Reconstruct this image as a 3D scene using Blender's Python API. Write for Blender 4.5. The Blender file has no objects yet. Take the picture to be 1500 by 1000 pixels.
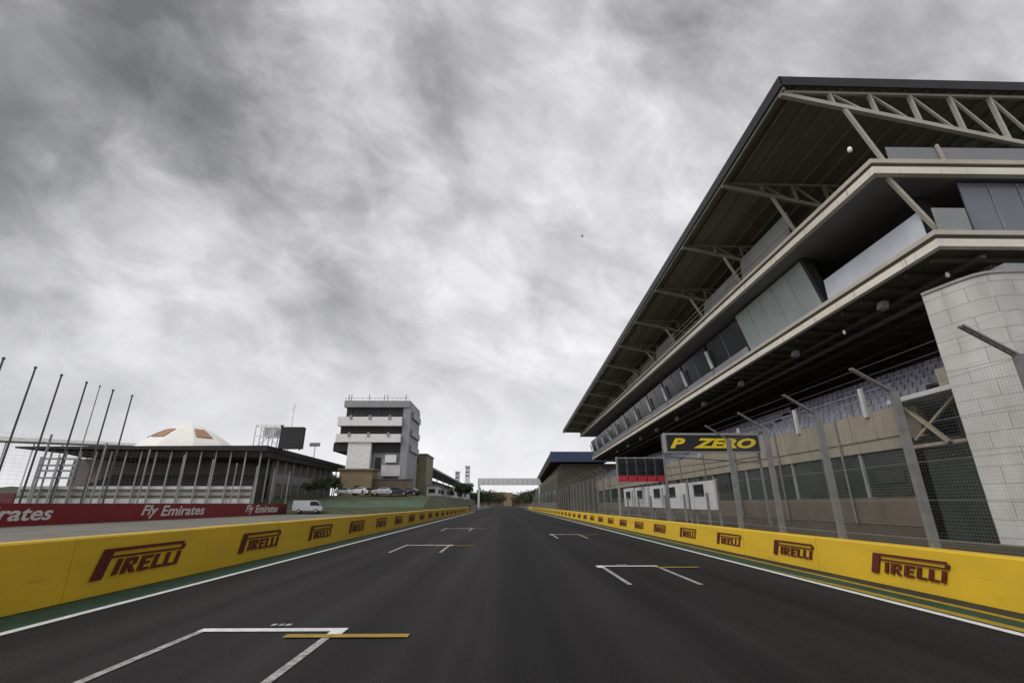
import bpy, math, random
from mathutils import Vector, Matrix
random.seed(7)
R = math.radians
scene = bpy.context.scene
col = scene.collection

# ------------------------------------------------------------------ camera facts
H = 1.6                      # eye height
F = 680.0                    # focal length in photo pixels (1500 wide)
PITCH, YAW = R(19.3), R(0.87)

def ray(px, py):
    u, v = px - 750.0, 500.0 - py
    y = F*math.cos(PITCH) - v*math.sin(PITCH)
    z = F*math.sin(PITCH) + v*math.cos(PITCH)
    return Vector((u*math.cos(YAW) + y*math.sin(YAW), -u*math.sin(YAW) + y*math.cos(YAW), z))
def atY(px, py, Y):
    r = ray(px, py); r *= Y/r.y; return Vector((r.x, r.y, r.z + H))
def atX(px, py, X):
    r = ray(px, py); r *= X/r.x; return Vector((r.x, r.y, r.z + H))

# ------------------------------------------------------------------ materials
def mat(name, c, rough=0.7, var=0.25, scale=1.5, metal=0.0, spec=0.4, bump=0.0, c2=None, streak=None, alpha=None, trans=0.0):
    m = bpy.data.materials.new(name); m.use_nodes = True
    nt = m.node_tree; nd = nt.nodes; ln = nt.links
    b = nd['Principled BSDF']
    b.inputs['Roughness'].default_value = rough
    b.inputs['Metallic'].default_value = metal
    b.inputs['Specular IOR Level'].default_value = spec
    tc = nd.new('ShaderNodeTexCoord'); mp = nd.new('ShaderNodeMapping')
    ln.new(tc.outputs['Object'], mp.inputs['Vector'])
    if streak: mp.inputs['Scale'].default_value = streak
    n = nd.new('ShaderNodeTexNoise'); n.inputs['Scale'].default_value = scale
    n.inputs['Detail'].default_value = 7; n.inputs['Roughness'].default_value = 0.62
    ln.new(mp.outputs['Vector'], n.inputs['Vector'])
    rp = nd.new('ShaderNodeValToRGB')
    rp.color_ramp.elements[0].position = 0.3; rp.color_ramp.elements[1].position = 0.7
    lo = c2 if c2 else tuple(x*(1-var) for x in c)
    hi = c if c2 else tuple(min(1, x*(1+var*0.6)) for x in c)
    rp.color_ramp.elements[0].color = (*lo, 1); rp.color_ramp.elements[1].color = (*hi, 1)
    ln.new(n.outputs['Fac'], rp.inputs['Fac']); ln.new(rp.outputs['Color'], b.inputs['Base Color'])
    if bump:
        bp = nd.new('ShaderNodeBump'); bp.inputs['Strength'].default_value = bump; bp.inputs['Distance'].default_value = 0.02
        ln.new(n.outputs['Fac'], bp.inputs['Height']); ln.new(bp.outputs['Normal'], b.inputs['Normal'])
    if alpha is not None: b.inputs['Alpha'].default_value = alpha
    if trans: b.inputs['Transmission Weight'].default_value = trans
    return m

M = {}
M['yellow']   = mat('yellow_board', (0.68, 0.435, 0.02), 0.6, 0.0, 1.1, c2=(0.55, 0.36, 0.02), streak=(1, .5, 2.0))
M['logo']     = mat('dark_red_print', (0.10, 0.012, 0.006), 0.6, 0.3)
M['white']    = mat('white_paint', (0.75, 0.75, 0.74), 0.6, 0.18, 2.0)
M['linew']    = mat('road_white', (0.78, 0.78, 0.76), 0.7, 0.0, 7.0, c2=(0.50, 0.50, 0.49))
M['lineworn'] = mat('road_white_worn', (0.50, 0.49, 0.47), 0.8, 0.0, 9.0, c2=(0.10, 0.10, 0.10))
M['liney']    = mat('road_yellow', (0.42, 0.27, 0.02), 0.7, 0.0, 9.0, c2=(0.22, 0.14, 0.02))
M['green']    = mat('green_verge_paint', (0.012, 0.052, 0.028), 0.75, 0.4, 3.0)
M['footshade']   = mat('wall_foot_shade_paint', (0.022, 0.024, 0.018), 0.85, 0.4, 3.0)  # dark colour standing in for shade under the right barrier
M['concrete'] = mat('concrete', (0.30, 0.29, 0.27), 0.85, 0.3, 1.2, bump=.2)
M['service']  = mat('service_asphalt', (0.165, 0.155, 0.13), 0.9, 0.3, .3)
M['pitlane']  = mat('pit_asphalt', (0.08, 0.08, 0.082), 0.85, 0.3, .6)
M['grass']    = mat('grass', (0.075, 0.08, 0.035), 0.95, 0.0, .5, c2=(0.04, 0.052, 0.024), bump=.5)
M['turf']     = mat('painted_turf', (0.075, 0.125, 0.085), 0.9, 0.0, .35, c2=(0.055, 0.07, 0.035))
M['earth']    = mat('ground_earth', (0.075, 0.08, 0.045), 0.95, 0.0, .05, c2=(0.06, 0.05, 0.035))
M['hill']     = mat('far_hill', (0.085, 0.075, 0.045), 0.95, 0.0, .02, c2=(0.04, 0.05, 0.03))
M['galv']     = mat('galvanised_steel', (0.20, 0.20, 0.19), 0.6, 0.25, 3.0, metal=.2)
M['wire']     = mat('wire', (0.22, 0.22, 0.21), 0.6, 0.1)
M['darkpole'] = mat('dark_pole', (0.07, 0.072, 0.078), 0.6, 0.2)
M['red']      = mat('red_hoarding', (0.19, 0.006, 0.012), 0.55, 0.2, .6)
M['redd']     = mat('maroon_board', (0.11, 0.012, 0.016), 0.55, 0.2, .6)
M['lettw']    = mat('hoarding_letter', (0.62, 0.60, 0.60), 0.6, 0.1)
M['roofu']    = mat('roof_underside', (0.27, 0.245, 0.185), 0.75, 0.35, .35, streak=(1, .15, 1))
M['purlin']   = mat('purlin_steel', (0.27, 0.25, 0.20), 0.7, 0.2)
M['truss']    = mat('truss_paint', (0.40, 0.375, 0.32), 0.6, 0.15)
M['black']    = mat('black_trim', (0.014, 0.014, 0.016), 0.5, 0.3)
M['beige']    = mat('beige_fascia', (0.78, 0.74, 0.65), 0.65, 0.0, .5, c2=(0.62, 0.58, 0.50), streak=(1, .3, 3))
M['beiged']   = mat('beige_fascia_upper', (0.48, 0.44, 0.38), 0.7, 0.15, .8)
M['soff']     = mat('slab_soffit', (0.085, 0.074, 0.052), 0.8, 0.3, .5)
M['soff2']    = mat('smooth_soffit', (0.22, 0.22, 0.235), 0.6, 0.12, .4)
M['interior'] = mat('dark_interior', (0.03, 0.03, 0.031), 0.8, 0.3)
M['balu']     = mat('frosted_balustrade', (0.52, 0.55, 0.60), 0.4, 0.12, .8)
M['gpanel']   = mat('grey_green_cladding', (0.32, 0.36, 0.35), 0.4, 0.15, .8)
M['spandrel'] = mat('grey_spandrel', (0.26, 0.27, 0.27), 0.5, 0.2, .6)
M['glassd']   = mat('dark_glass', (0.016, 0.019, 0.024), 0.18, 0.3, .6, spec=.25)
M['glassb']   = mat('bluegrey_glazing', (0.13, 0.145, 0.175), 0.2, 0.2, .5, spec=.6)
M['glassg']   = mat('green_garage_glass', (0.03, 0.038, 0.032), 0.25, 0.45, .7, spec=.5)
M['parapet']  = mat('parapet_render', (0.29, 0.255, 0.195), 0.85, 0.25, .5, streak=(1, 1, .4))
M['brown']    = mat('brown_panel', (0.125, 0.10, 0.075), 0.85, 0.3, .6)
M['lilac']    = mat('lilac_seat', (0.26, 0.26, 0.315), 0.6, 0.45, 2.0)
M['tier']     = mat('terrace_step', (0.085, 0.085, 0.11), 0.85, 0.2)
M['blue']     = mat('blue_fascia', (0.055, 0.075, 0.15), 0.6, 0.25, .4)
M['stand']    = mat('dark_stand', (0.060, 0.058, 0.052), 0.85, 0.35, .4)
M['darkroof'] = mat('dark_roof', (0.028, 0.026, 0.025), 0.8, 0.3, .3)
M['redbrown'] = mat('reddish_wall', (0.22, 0.17, 0.155), 0.85, 0.0, .25, c2=(0.12, 0.14, 0.115))
M['grey']     = mat('grey_paint', (0.28, 0.285, 0.295), 0.6, 0.15, .6)
M['lgrey']    = mat('light_grey_paint', (0.52, 0.52, 0.52), 0.6, 0.12, .5)
M['tan']      = mat('tan_wall', (0.24, 0.185, 0.11), 0.85, 0.2, .5)
M['olive']    = mat('olive_wall', (0.22, 0.21, 0.14), 0.85, 0.25, .4)
M['orange']   = mat('orange_canvas', (0.36, 0.21, 0.13), 0.8, 0.2)
M['canvas']   = mat('white_canvas', (0.80, 0.77, 0.73), 0.8, 0.08)
M['pale']     = mat('pale_steel', (0.68, 0.68, 0.69), 0.6, 0.15, .8)
M['bark']     = mat('bark', (0.07, 0.055, 0.04), 0.9, 0.3, 4)
M['leaf']     = mat('foliage', (0.06, 0.085, 0.035), 0.8, 0.0, .9, c2=(0.03, 0.045, 0.022))
M['leafb']    = mat('foliage_dry', (0.11, 0.085, 0.035), 0.8, 0.0, .9, c2=(0.05, 0.045, 0.02))
M['carw']     = mat('car_white', (0.62, 0.63, 0.64), 0.25, 0.08, spec=.5)
M['cars']     = mat('car_silver', (0.42, 0.43, 0.45), 0.25, 0.08, metal=.4)
M['card']     = mat('car_dark', (0.03, 0.033, 0.04), 0.25, 0.1)
M['carr']     = mat('car_maroon', (0.13, 0.05, 0.055), 0.25, 0.1)
M['tyre']     = mat('tyre', (0.02, 0.02, 0.02), 0.9, 0.2)
M['signy']    = mat('sign_yellow', (0.75, 0.55, 0.02), 0.6, 0.1)
M['signr']    = mat('sign_red', (0.40, 0.03, 0.02), 0.6, 0.1)
M['lampr']    = mat('red_lamp', (0.42, 0.03, 0.045), 0.4, 0.25, 3)
M['lamp']     = mat('lamp_white', (0.80, 0.78, 0.70), 0.4, 0.05)
M['feather']  = mat('feather', (0.03, 0.03, 0.03), 0.8, 0.2)

def scuffed(m, scale, sc, col_, lo, hi):
    nt = m.node_tree; nd = nt.nodes; ln = nt.links; b = nd['Principled BSDF']
    src = b.inputs['Base Color'].links[0].from_socket
    tc = nd.new('ShaderNodeTexCoord'); mp = nd.new('ShaderNodeMapping'); mp.inputs['Scale'].default_value = sc
    ln.new(tc.outputs['Object'], mp.inputs['Vector']); n = nd.new('ShaderNodeTexNoise'); n.inputs['Scale'].default_value = scale; n.inputs['Detail'].default_value = 9; n.inputs['Roughness'].default_value = .7
    ln.new(mp.outputs['Vector'], n.inputs['Vector'])
    r = nd.new('ShaderNodeMapRange'); r.inputs[1].default_value = lo; r.inputs[2].default_value = hi; ln.new(n.outputs['Fac'], r.inputs[0])
    x = nd.new('ShaderNodeMix'); x.data_type = 'RGBA'; ln.new(r.outputs[0], x.inputs[0]); ln.new(src, x.inputs[6]); x.inputs[7].default_value = (*col_, 1)
    ln.new(x.outputs[2], b.inputs['Base Color'])
scuffed(M['yellow'], 2.2, (1, .35, 3.0), (.16, .10, .03), .60, .86)
scuffed(M['yellow'], 14, (1, .12, 2.5), (.10, .07, .03), .66, .9)
scuffed(M['parapet'], 1.6, (2, 2, .22), (.13, .11, .085), .52, .8)
scuffed(M['beige'], 2.0, (1.5, 1.5, .3), (.32, .29, .24), .56, .85)
scuffed(M['lgrey'], 1.2, (1.5, 1.5, .3), (.30, .29, .27), .54, .85)
scuffed(M['grey'], 1.2, (1.5, 1.5, .3), (.13, .13, .13), .54, .85)
def asphalt():
    m = bpy.data.materials.new('track_asphalt'); m.use_nodes = True
    nt = m.node_tree; nd = nt.nodes; ln = nt.links; b = nd['Principled BSDF']
    tc = nd.new('ShaderNodeTexCoord'); 
    def noise(scale, sc, detail=6, dist=0):
        mp = nd.new('ShaderNodeMapping'); mp.inputs['Scale'].default_value = sc
        ln.new(tc.outputs['Object'], mp.inputs['Vector'])
        n = nd.new('ShaderNodeTexNoise'); n.inputs['Scale'].default_value = scale
        n.inputs['Detail'].default_value = detail; n.inputs['Distortion'].default_value = dist
        ln.new(mp.outputs['Vector'], n.inputs['Vector']); return n
    def ramp(src, a, b_, ca, cb):
        r = nd.new('ShaderNodeValToRGB'); r.color_ramp.elements[0].position = a; r.color_ramp.elements[1].position = b_
        r.color_ramp.elements[0].color = (ca, ca, ca, 1); r.color_ramp.elements[1].color = (cb, cb, cb, 1)
        ln.new(src, r.inputs['Fac']); return r.outputs['Color']
    def mul(a, c):
        x = nd.new('ShaderNodeMix'); x.data_type = 'RGBA'; x.blend_type = 'MULTIPLY'; x.inputs[0].default_value = 1
        ln.new(a, x.inputs[6]); ln.new(c, x.inputs[7]); return x.outputs[2]
    grain = noise(55, (1, 1, 1), 5); patch = noise(.35, (1, .3, 1), 5, .5); lane = noise(1.0, (.9, .008, 1), 5, .15)
    fine = noise(4.0, (1, .012, 1), 3)
    v = mul(ramp(grain.outputs['Fac'], .34, .68, .45, 1.6), ramp(patch.outputs['Fac'], .34, .66, .78, 1.16))
    v = mul(v, ramp(lane.outputs['Fac'], .36, .64, .62, 1.28)); v = mul(v, ramp(fine.outputs['Fac'], .35, .65, .9, 1.06))
    # paving lanes: the strip left of the centre joint is a slightly paler mix, and the joint is a dark seam
    sx = nd.new('ShaderNodeSeparateXYZ'); ln.new(tc.outputs['Object'], sx.inputs[0])
    mr = nd.new('ShaderNodeMapRange'); mr.inputs['From Min'].default_value = -.012; mr.inputs['From Max'].default_value = .012
    mr.inputs['To Min'].default_value = 1.10; mr.inputs['To Max'].default_value = .93
    ln.new(sx.outputs['X'], mr.inputs['Value']); v = mul(v, mr.outputs['Result'])
    base = nd.new('ShaderNodeRGB'); base.outputs[0].default_value = (0.0205, 0.0188, 0.0184, 1)
    v = mul(v, base.outputs[0]); ln.new(v, b.inputs['Base Color'])
    b.inputs['Roughness'].default_value = .86; b.inputs['Specular IOR Level'].default_value = .14
    bp = nd.new('ShaderNodeBump'); bp.inputs['Strength'].default_value = .35; bp.inputs['Distance'].default_value = .01
    ln.new(grain.outputs['Fac'], bp.inputs['Height']); ln.new(bp.outputs['Normal'], b.inputs['Normal'])
    return m
M['asphalt'] = asphalt()

def blockwork():
    m = bpy.data.materials.new('pale_blockwork'); m.use_nodes = True
    nt = m.node_tree; nd = nt.nodes; ln = nt.links; b = nd['Principled BSDF']
    uv = nd.new('ShaderNodeUVMap'); uv.uv_map = 'UVMap'
    br = nd.new('ShaderNodeTexBrick'); br.inputs['Scale'].default_value = 1.0
    br.inputs['Brick Width'].default_value = 1.35; br.inputs['Row Height'].default_value = .56; br.inputs['Mortar Size'].default_value = .014
    br.inputs['Mortar Smooth'].default_value = .4
    br.inputs['Color1'].default_value = (.52, .51, .49, 1); br.inputs['Color2'].default_value = (.485, .475, .455, 1); br.inputs['Mortar'].default_value = (.30, .295, .28, 1)
    ln.new(uv.outputs[0], br.inputs['Vector'])
    n = nd.new('ShaderNodeTexNoise'); n.inputs['Scale'].default_value = .9; n.inputs['Detail'].default_value = 8
    tc = nd.new('ShaderNodeTexCoord'); mp = nd.new('ShaderNodeMapping'); mp.inputs['Scale'].default_value = (1.5, 1.5, .5)
    ln.new(tc.outputs['Object'], mp.inputs['Vector']); ln.new(mp.outputs['Vector'], n.inputs['Vector'])
    r = nd.new('ShaderNodeValToRGB'); r.color_ramp.elements[0].position = .3; r.color_ramp.elements[1].position = .7
    r.color_ramp.elements[0].color = (.74, .73, .72, 1); r.color_ramp.elements[1].color = (1.05, 1.05, 1.05, 1)
    ln.new(n.outputs['Fac'], r.inputs['Fac'])
    x = nd.new('ShaderNodeMix'); x.data_type = 'RGBA'; x.blend_type = 'MULTIPLY'; x.inputs[0].default_value = 1
    ln.new(br.outputs['Color'], x.inputs[6]); ln.new(r.outputs['Color'], x.inputs[7]); ln.new(x.outputs[2], b.inputs['Base Color'])
    b.inputs['Roughness'].default_value = .85
    bp = nd.new('ShaderNodeBump'); bp.inputs['Strength'].default_value = .5; bp.inputs['Distance'].default_value = .02; bp.invert = True
    ln.new(br.outputs['Fac'], bp.inputs['Height']); ln.new(bp.outputs['Normal'], b.inputs['Normal'])
    return m
M['block'] = blockwork()

# ------------------------------------------------------------------ builders
class MB:
    def __init__(s): s.v = []; s.f = []
    def quad(s, *p):
        i = len(s.v); s.v += [tuple(q) for q in p]; s.f.append(tuple(range(i, i+len(p)))); return s
    def hexa(s, a, b):            # two rings of equal length, capped
        n = len(a); i = len(s.v); s.v += [tuple(q) for q in a] + [tuple(q) for q in b]
        for k in range(n):
            l = (k+1) % n; s.f.append((i+k, i+l, i+n+l, i+n+k))
        s.f.append(tuple(range(i+n-1, i-1, -1))); s.f.append(tuple(range(i+n, i+2*n))); return s
    def box(s, x0, x1, y0, y1, z0, z1):
        return s.hexa([(x0,y0,z0),(x1,y0,z0),(x1,y1,z0),(x0,y1,z0)], [(x0,y0,z1),(x1,y0,z1),(x1,y1,z1),(x0,y1,z1)])
    def bar(s, p, q, w, h=None, up=(0,0,1)):
        h = h or w; p, q = Vector(p), Vector(q); d = (q-p).normalized(); up = Vector(up)
        if abs(d.dot(up)) > .98: up = Vector((0,1,0))
        a = d.cross(up).normalized()*(w/2); b = a.normalized().cross(d).normalized()*(h/2)
        r = [a+b, -a+b, -a-b, a-b]
        return s.hexa([p+x for x in r], [q+x for x in r])
    def tube(s, p, q, r, n=8, r2=None):
        p, q = Vector(p), Vector(q); r2 = r if r2 is None else r2; d = (q-p).normalized()
        up = Vector((0,0,1)) if abs(d.z) < .95 else Vector((1,0,0))
        a = d.cross(up).normalized(); b = a.cross(d).normalized()
        ring = lambda c, rr: [c + a*(rr*math.cos(2*math.pi*k/n)) + b*(rr*math.sin(2*math.pi*k/n)) for k in range(n)]
        return s.hexa(ring(p, r), ring(q, r2))
    def lathe(s, c, prof, n=16):
        c = Vector(c); i = len(s.v)
        for r, z in prof:
            for k in range(n):
                a = 2*math.pi*k/n; s.v.append((c.x+r*math.cos(a), c.y+r*math.sin(a), c.z+z))
        for j in range(len(prof)-1):
            for k in range(n):
                l = (k+1) % n; s.f.append((i+j*n+k, i+j*n+l, i+(j+1)*n+l, i+(j+1)*n+k))
        return s
    def build(s, name, m, parent=None, smooth=False):
        me = bpy.data.meshes.new(name); me.from_pydata(s.v, [], s.f); me.update()
        import bmesh
        bm = bmesh.new(); bm.from_mesh(me); bmesh.ops.recalc_face_normals(bm, faces=bm.faces); bm.to_mesh(me); bm.free()
        if smooth:
            for p in me.polygons: p.use_smooth = True
        o = bpy.data.objects.new(name, me); me.materials.append(m); col.objects.link(o)
        if parent:
            o.parent = parent
            off = world_of(parent)
            for v in me.vertices: v.co -= off
        return o
def world_of(o):
    w = Vector((0,0,0))
    while o: w += o.location; o = o.parent
    return w
def tag(o, label=None, cat=None, group=None, kind=None):
    if label: o['label'] = label
    if cat: o['category'] = cat
    if group: o['group'] = group
    if kind: o['kind'] = kind
    return o
def thing(name, label, cat, loc=(0,0,0), group=None):
    o = bpy.data.objects.new(name, None); o.location = loc; o.empty_display_size = .3; col.objects.link(o)
    return tag(o, label, cat, group)
def struct(name, mb, m, parent=None):
    o = mb.build(name, m, parent)
    if not parent: o['kind'] = 'structure'
    return o
def copy_tree(o, parent=None):
    c = o.copy(); col.objects.link(c); c.parent = parent
    for ch in o.children: copy_tree(ch, c)
    return c
def text_mb(txt, width, height, shear=0.0, bold=0.0, depth=.012, space=1.0):
    """flat lettering as mesh: x = reading direction 0..width, y = height, extruded by depth"""
    cu = bpy.data.curves.new('txt', 'FONT'); cu.body = txt; cu.shear = shear; cu.offset = bold; cu.extrude = .5; cu.space_character = space
    cu.resolution_u = 3
    ob = bpy.data.objects.new('txt', cu); col.objects.link(ob)
    dg = bpy.context.evaluated_depsgraph_get(); me = bpy.data.meshes.new_from_object(ob.evaluated_get(dg))
    xs = [v.co.x for v in me.vertices]; ys = [v.co.y for v in me.vertices]
    sx = width/(max(xs)-min(xs)); sy = height/(max(ys)-min(ys)); mb = MB()
    for v in me.vertices: mb.v.append(((v.co.x-min(xs))*sx, (v.co.y-min(ys))*sy, v.co.z*2*depth/2))
    for p in me.polygons: mb.f.append(tuple(p.vertices))
    bpy.data.objects.remove(ob); bpy.data.meshes.remove(me); bpy.data.curves.remove(cu)
    return mb
def place(mb, org, ex, ey):
    """map local x,y,z of a flat drawing to the world: origin, reading direction, up direction"""
    org, ex, ey = Vector(org), Vector(ex), Vector(ey); ez = ex.cross(ey)
    o = MB(); o.f = list(mb.f); o.v = [tuple(org + ex*v[0] + ey*v[1] + ez*v[2]) for v in mb.v]; return o

# ------------------------------------------------------------------ ground, track, markings
struct('ground', MB().quad((-3000,-200,-.02),(3000,-200,-.02),(3000,4000,-.02),(-3000,4000,-.02)), M['earth'])
TL, TR = -6.62, 6.78
track = struct('race_track', MB().quad((TL-.9,-30,0),(TR+1.25,-30,0),(TR+1.25,700,0),(TL-.9,700,0)), M['asphalt'])
struct('edge_line', MB().quad((TL,-30,.009),(TL+.15,-30,.009),(TL+.15,110,.009),(TL,110,.009)), M['linew'], track)
struct('edge_line', MB().quad((TR-.15,-30,.009),(TR,-30,.009),(TR,160,.009),(TR-.15,160,.009)), M['linew'], track)
struct('painted_verge', MB().quad((-7.5,-30,.005),(TL-.03,-30,.005),(TL-.03,110,.005),(-7.5,110,.005)), M['green'], track)
struct('painted_verge', MB().quad((TR+.03,-30,.005),(8.0,-30,.005),(8.0,160,.005),(TR+.03,160,.005)), M['green'], track)
struct('wall_foot_shade', MB().quad((7.62,-30,.009),(8.0,-30,.009),(8.0,160,.009),(7.62,160,.009)), M['footshade'], track)  # shadow along the barrier foot, painted as a dark strip
struct('yellow_stripe', MB().quad((TR+.07,-30,.010),(TR+.27,-30,.010),(TR+.27,10,.010),(TR+.07,14,.010)), M['liney'], track)
struct('yellow_stripe', MB().quad((7.42,-30,.010),(7.58,-30,.010),(7.58,60,.010),(7.42,60,.010)), M['liney'], track)
def flat(mb, x0, x1, y0, y1, z): return mb.quad((x0,y0,z),(x1,y0,z),(x1,y1,z),(x0,y1,z))
def grid_box(xl, xr, y, side, n):
    # front line with solid corners, and two side lines running back towards the camera
    m = MB(); w = .085
    flat(m, xl, xr, y-.06, y+w*1.25, .009)
    cx = xr if side < 0 else xl
    m.quad((cx-.10,y-.35,.013),(cx+.09,y-.35,.013),(cx+.09,y+.09,.013),(cx-.10,y+.09,.013))
    struct('grid_box', m, M['linew'], track)
    s = MB(); flat(s, xl, xl+w*1.2, y-3.1, y-.07, .009); flat(s, xr-w*1.2, xr, y-3.1, y-.36, .009)
    struct('grid_box_side_line', s, M['lineworn'], track)
    yl = MB(); flat(yl, *( (xr-.60, xr+.98) if side < 0 else (xr-.15, xr+1.0)), y-.40, y-.24, .017)
    struct('yellow_stop_line', yl, M['liney'], track)
    d = MB()
    for k in range(3): flat(d, xr-1.05+.1*k, xr-.98+.1*k, y+.24, y+.36, .009)
    struct('grid_tick_marks', d, M['lineworn'], track)
    # rubber laid down by wheels leaving the box
ys = [(-1, 7.2), (1, 13.95), (-1, 20.9), (1, 28.0), (-1, 34.9)]
for i, (sd, y) in enumerate(ys):
    if sd < 0: grid_box(-4.08, -2.2, y, -1, i)
    else: grid_box(2.6, 4.2, y, 1, i)

# pit lane, service road, raised bank on the left
struct('pit_lane', MB().quad((8.4,-30,.004),(60,-30,.004),(60,260,.004),(8.4,260,.004)), M['pitlane'])
struct('pit_grass_strip', MB().quad((13.2,5,.010),(15.6,5,.010),(15.6,95,.010),(13.2,95,.010)), M['grass'])
struct('service_road', MB().quad((-120,-30,.004),(-7.9,-30,.004),(-7.9,300,.004),(-120,300,.004)), M['service'])
bk = MB()
bx = [-90, -70, -52, -40, -30, -22, -15, -10.5]
prof = [(84, .01), (88, .9), (93, 2.3), (98, 3.2), (108, 3.4), (170, 3.4), (330, 3.0)]
idx = {}
for i, x in enumerate(bx):
    for j, (y, z) in enumerate(prof):
        zz = z*min(1, (-10.4-x)/3.0 + .02) if x > -14 else z
        idx[i, j] = len(bk.v); bk.v.append((x, y + (x+40)*.12 + random.uniform(-.4,.4), zz + random.uniform(-.05,.05) + .012))
for i in range(len(bx)-1):
    for j in range(len(prof)-1):
        bk.f.append((idx[i,j], idx[i+1,j], idx[i+1,j+1], idx[i,j+1]))
struct('grass_bank', bk, M['grass'])
ts = MB()
for i in range(3, 6):
    q4 = [Vector(bk.v[idx[a_, b_]]) for a_, b_ in ((i,1),(i+1,1),(i+1,2),(i,2))]
    ts.quad(*[v_ + Vector((0,-.02,.03)) for v_ in q4])
struct('painted_turf_strip', ts, M['turf'])

# ------------------------------------------------------------------ yellow barriers with logos
def logo_mb(L, h):
    """the long-P wordmark, drawn in a 100 x 34 box"""
    m = MB(); D = .008
    def poly(*pts):
        a = [(x*L/100, y*h/34, -D) for x, y in pts]; b = [(x*L/100, y*h/34, D) for x, y in pts]; m.hexa(a, b)
    sl = .22                                               # lean of the upright strokes
    def st(x, y0, x1, y1, w): poly((x+sl*y0, y0), (x+w+sl*y0, y0), (x1+w+sl*y1, y1), (x1+sl*y1, y1))
    st(0, 0, 0, 34, 10)                                    # P stem
    poly((17.2,34),(17.2,30.2),(94.6,30.2),(97,34))          # long top bar
    poly((94.6,30.1),(99,30.1),(96.5,22.6),(90,22.6),(89.2,25.2),(93.2,25.3))   # end of the bowl
    poly((16,25.4),(15.2,22.8),(89.8,22.8),(89,25.3))       # lower bar of the bowl
    def letter(x, segs):
        for s in segs: st(x+s[0], s[1], x+s[0], s[2], s[3]) if len(s) == 4 else poly(*[(x+a+sl*b, b) for a, b in s[0]])
    T, B = 20.5, 2.5; w = 4.6
    letter(18, [(0, B, T, w)])                                                        # I
    letter(26, [(0, B, T, w), ([(4.7,T),(11,T),(12.6,T-2),(12.6,12),(9.4,12),(9.4,16.8),(4.7,16.8)],), ([(4.7,12.8),(9.3,12.8),(9.3,10),(4.7,10)],), ([(5.6,9.9),(9.6,9.9),(14.5,B),(9.3,B)],)])   # R
    letter(43, [(0, B, T, w), ([(4.7,T),(12,T),(12,16.9),(4.7,16.9)],), ([(4.7,13.2),(10.6,13.2),(10.6,10),(4.7,10)],), ([(4.7,6),(12,6),(12,B),(4.7,B)],)])  # E
    letter(58, [(0, B, T, w), ([(4.7,6),(11.5,6),(11.5,B),(4.7,B)],)])               # L
    letter(71.5, [(0, B, T, w), ([(4.7,6),(11.5,6),(11.5,B),(4.7,B)],)])             # L
    letter(85, [(0, B, T, w)])                                                       # I
    return m
def barrier(x, side, ht, y1, label, logos, L):
    t = thing('barrier_wall', label, 'barrier', (x, 0, 0))
    xb = x + side*.34
    m = MB(); y = -30.0
    while y < y1-.1:
        ye = min(y+3.9, y1)
        jx, jz = random.uniform(-.008,.008), random.uniform(-.006,.006); x_, xb_, ht_ = x, xb, ht; x += jx; ht += jz
        m.hexa([(x,y+.006,.012),(x+side*.03,y+.006,ht-.03),(x+side*.06,y+.006,ht),(xb,y+.006,ht),(xb+side*.1,y+.006,.012)],
               [(x,ye-.006,.012),(x+side*.03,ye-.006,ht-.03),(x+side*.06,ye-.006,ht),(xb,ye-.006,ht),(xb+side*.1,ye-.006,.012)])
        x, xb, ht = x_, xb_, ht_
        y = ye
    m.build('barrier_panels', M['yellow'], t)
    for (ya, yb) in logos:
        h = ht*.50
        z0 = ht*.27
        if side < 0: p = place(logo_mb(yb-ya, h), (x-side*.016, ya, z0), (0,1,0), (.03*side/ht,0,1))
        else:        p = place(logo_mb(yb-ya, h), (x-side*.016, yb, z0), (0,-1,0), (.03*side/ht,0,1))
        p.build('logo', M['logo'], t)
    return t
bl = barrier(-7.5, -1, 1.04, 106, 'yellow barrier with dark red lettering on the left edge of the track', [(9.45+4.95*k, 12.05+4.95*k) for k in range(18)], 2.6)
br = barrier(8.0, 1, .80, 165, 'lower yellow barrier with dark red lettering below the pit lane fence', [(9.05+3.9*k, 11.05+3.9*k) for k in range(34)], 2.0)
mb = MB(); mb.box(-7.85,-7.45,106.05,106.6,.012,1.3); mb.build('end_post', M['black'], bl)
fb = MB().box(-9.2,-8.8,107,260,.012,.85).build('concrete_barrier', M['concrete'])
tag(fb, 'far grey concrete barrier continuing beyond the end of the left yellow wall', 'barrier')

# ------------------------------------------------------------------ right debris fence
fx = 8.42
fen = thing('debris_fence', 'tall debris fence with steel posts and inward leaning arms behind the right yellow barrier', 'fence', (fx, 0, 0))
ypost = [1.9+2.62*k for k in range(56)]
LOW0, LOW1, HL, HF = 19.0, 36.2, 2.05, 3.92          # the fence is only head high along the pit boards
for i, y in enumerate(ypost):
    low = LOW0 < y < LOW1; ht = HL if low else HF
    wob = random.uniform(-.02,.02); a_, b_ = (.15,.10) if y < 19 else (.10,.06)
    p = MB(); p.bar((fx,y,.02),(fx+wob,y,ht),a_,b_,(0,1,0)); p.box(fx-.12,fx+.12,y-.11,y+.11,.02,.05)
    po = p.build('post', M['galv'], fen)
    if low: continue
    a = MB()
    for dy in (-.035,.035): a.bar((fx-.02,y+dy,3.90),(fx-.80,y+dy,4.42),.03,.04,(0,1,0))
    for k in range(7):
        t_ = (k+.5)/7; a.bar((fx-.02-.78*t_,y-.035,3.90+.52*t_),(fx-.02-.78*t_,y+.035,3.90+.52*t_),.02,.02)
    a.build('arm', M['galv'], po)
w = MB()
SEC = ((-1, ypost[6], HF), (ypost[6], ypost[14], HL), (ypost[14], 62, HF))
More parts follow.
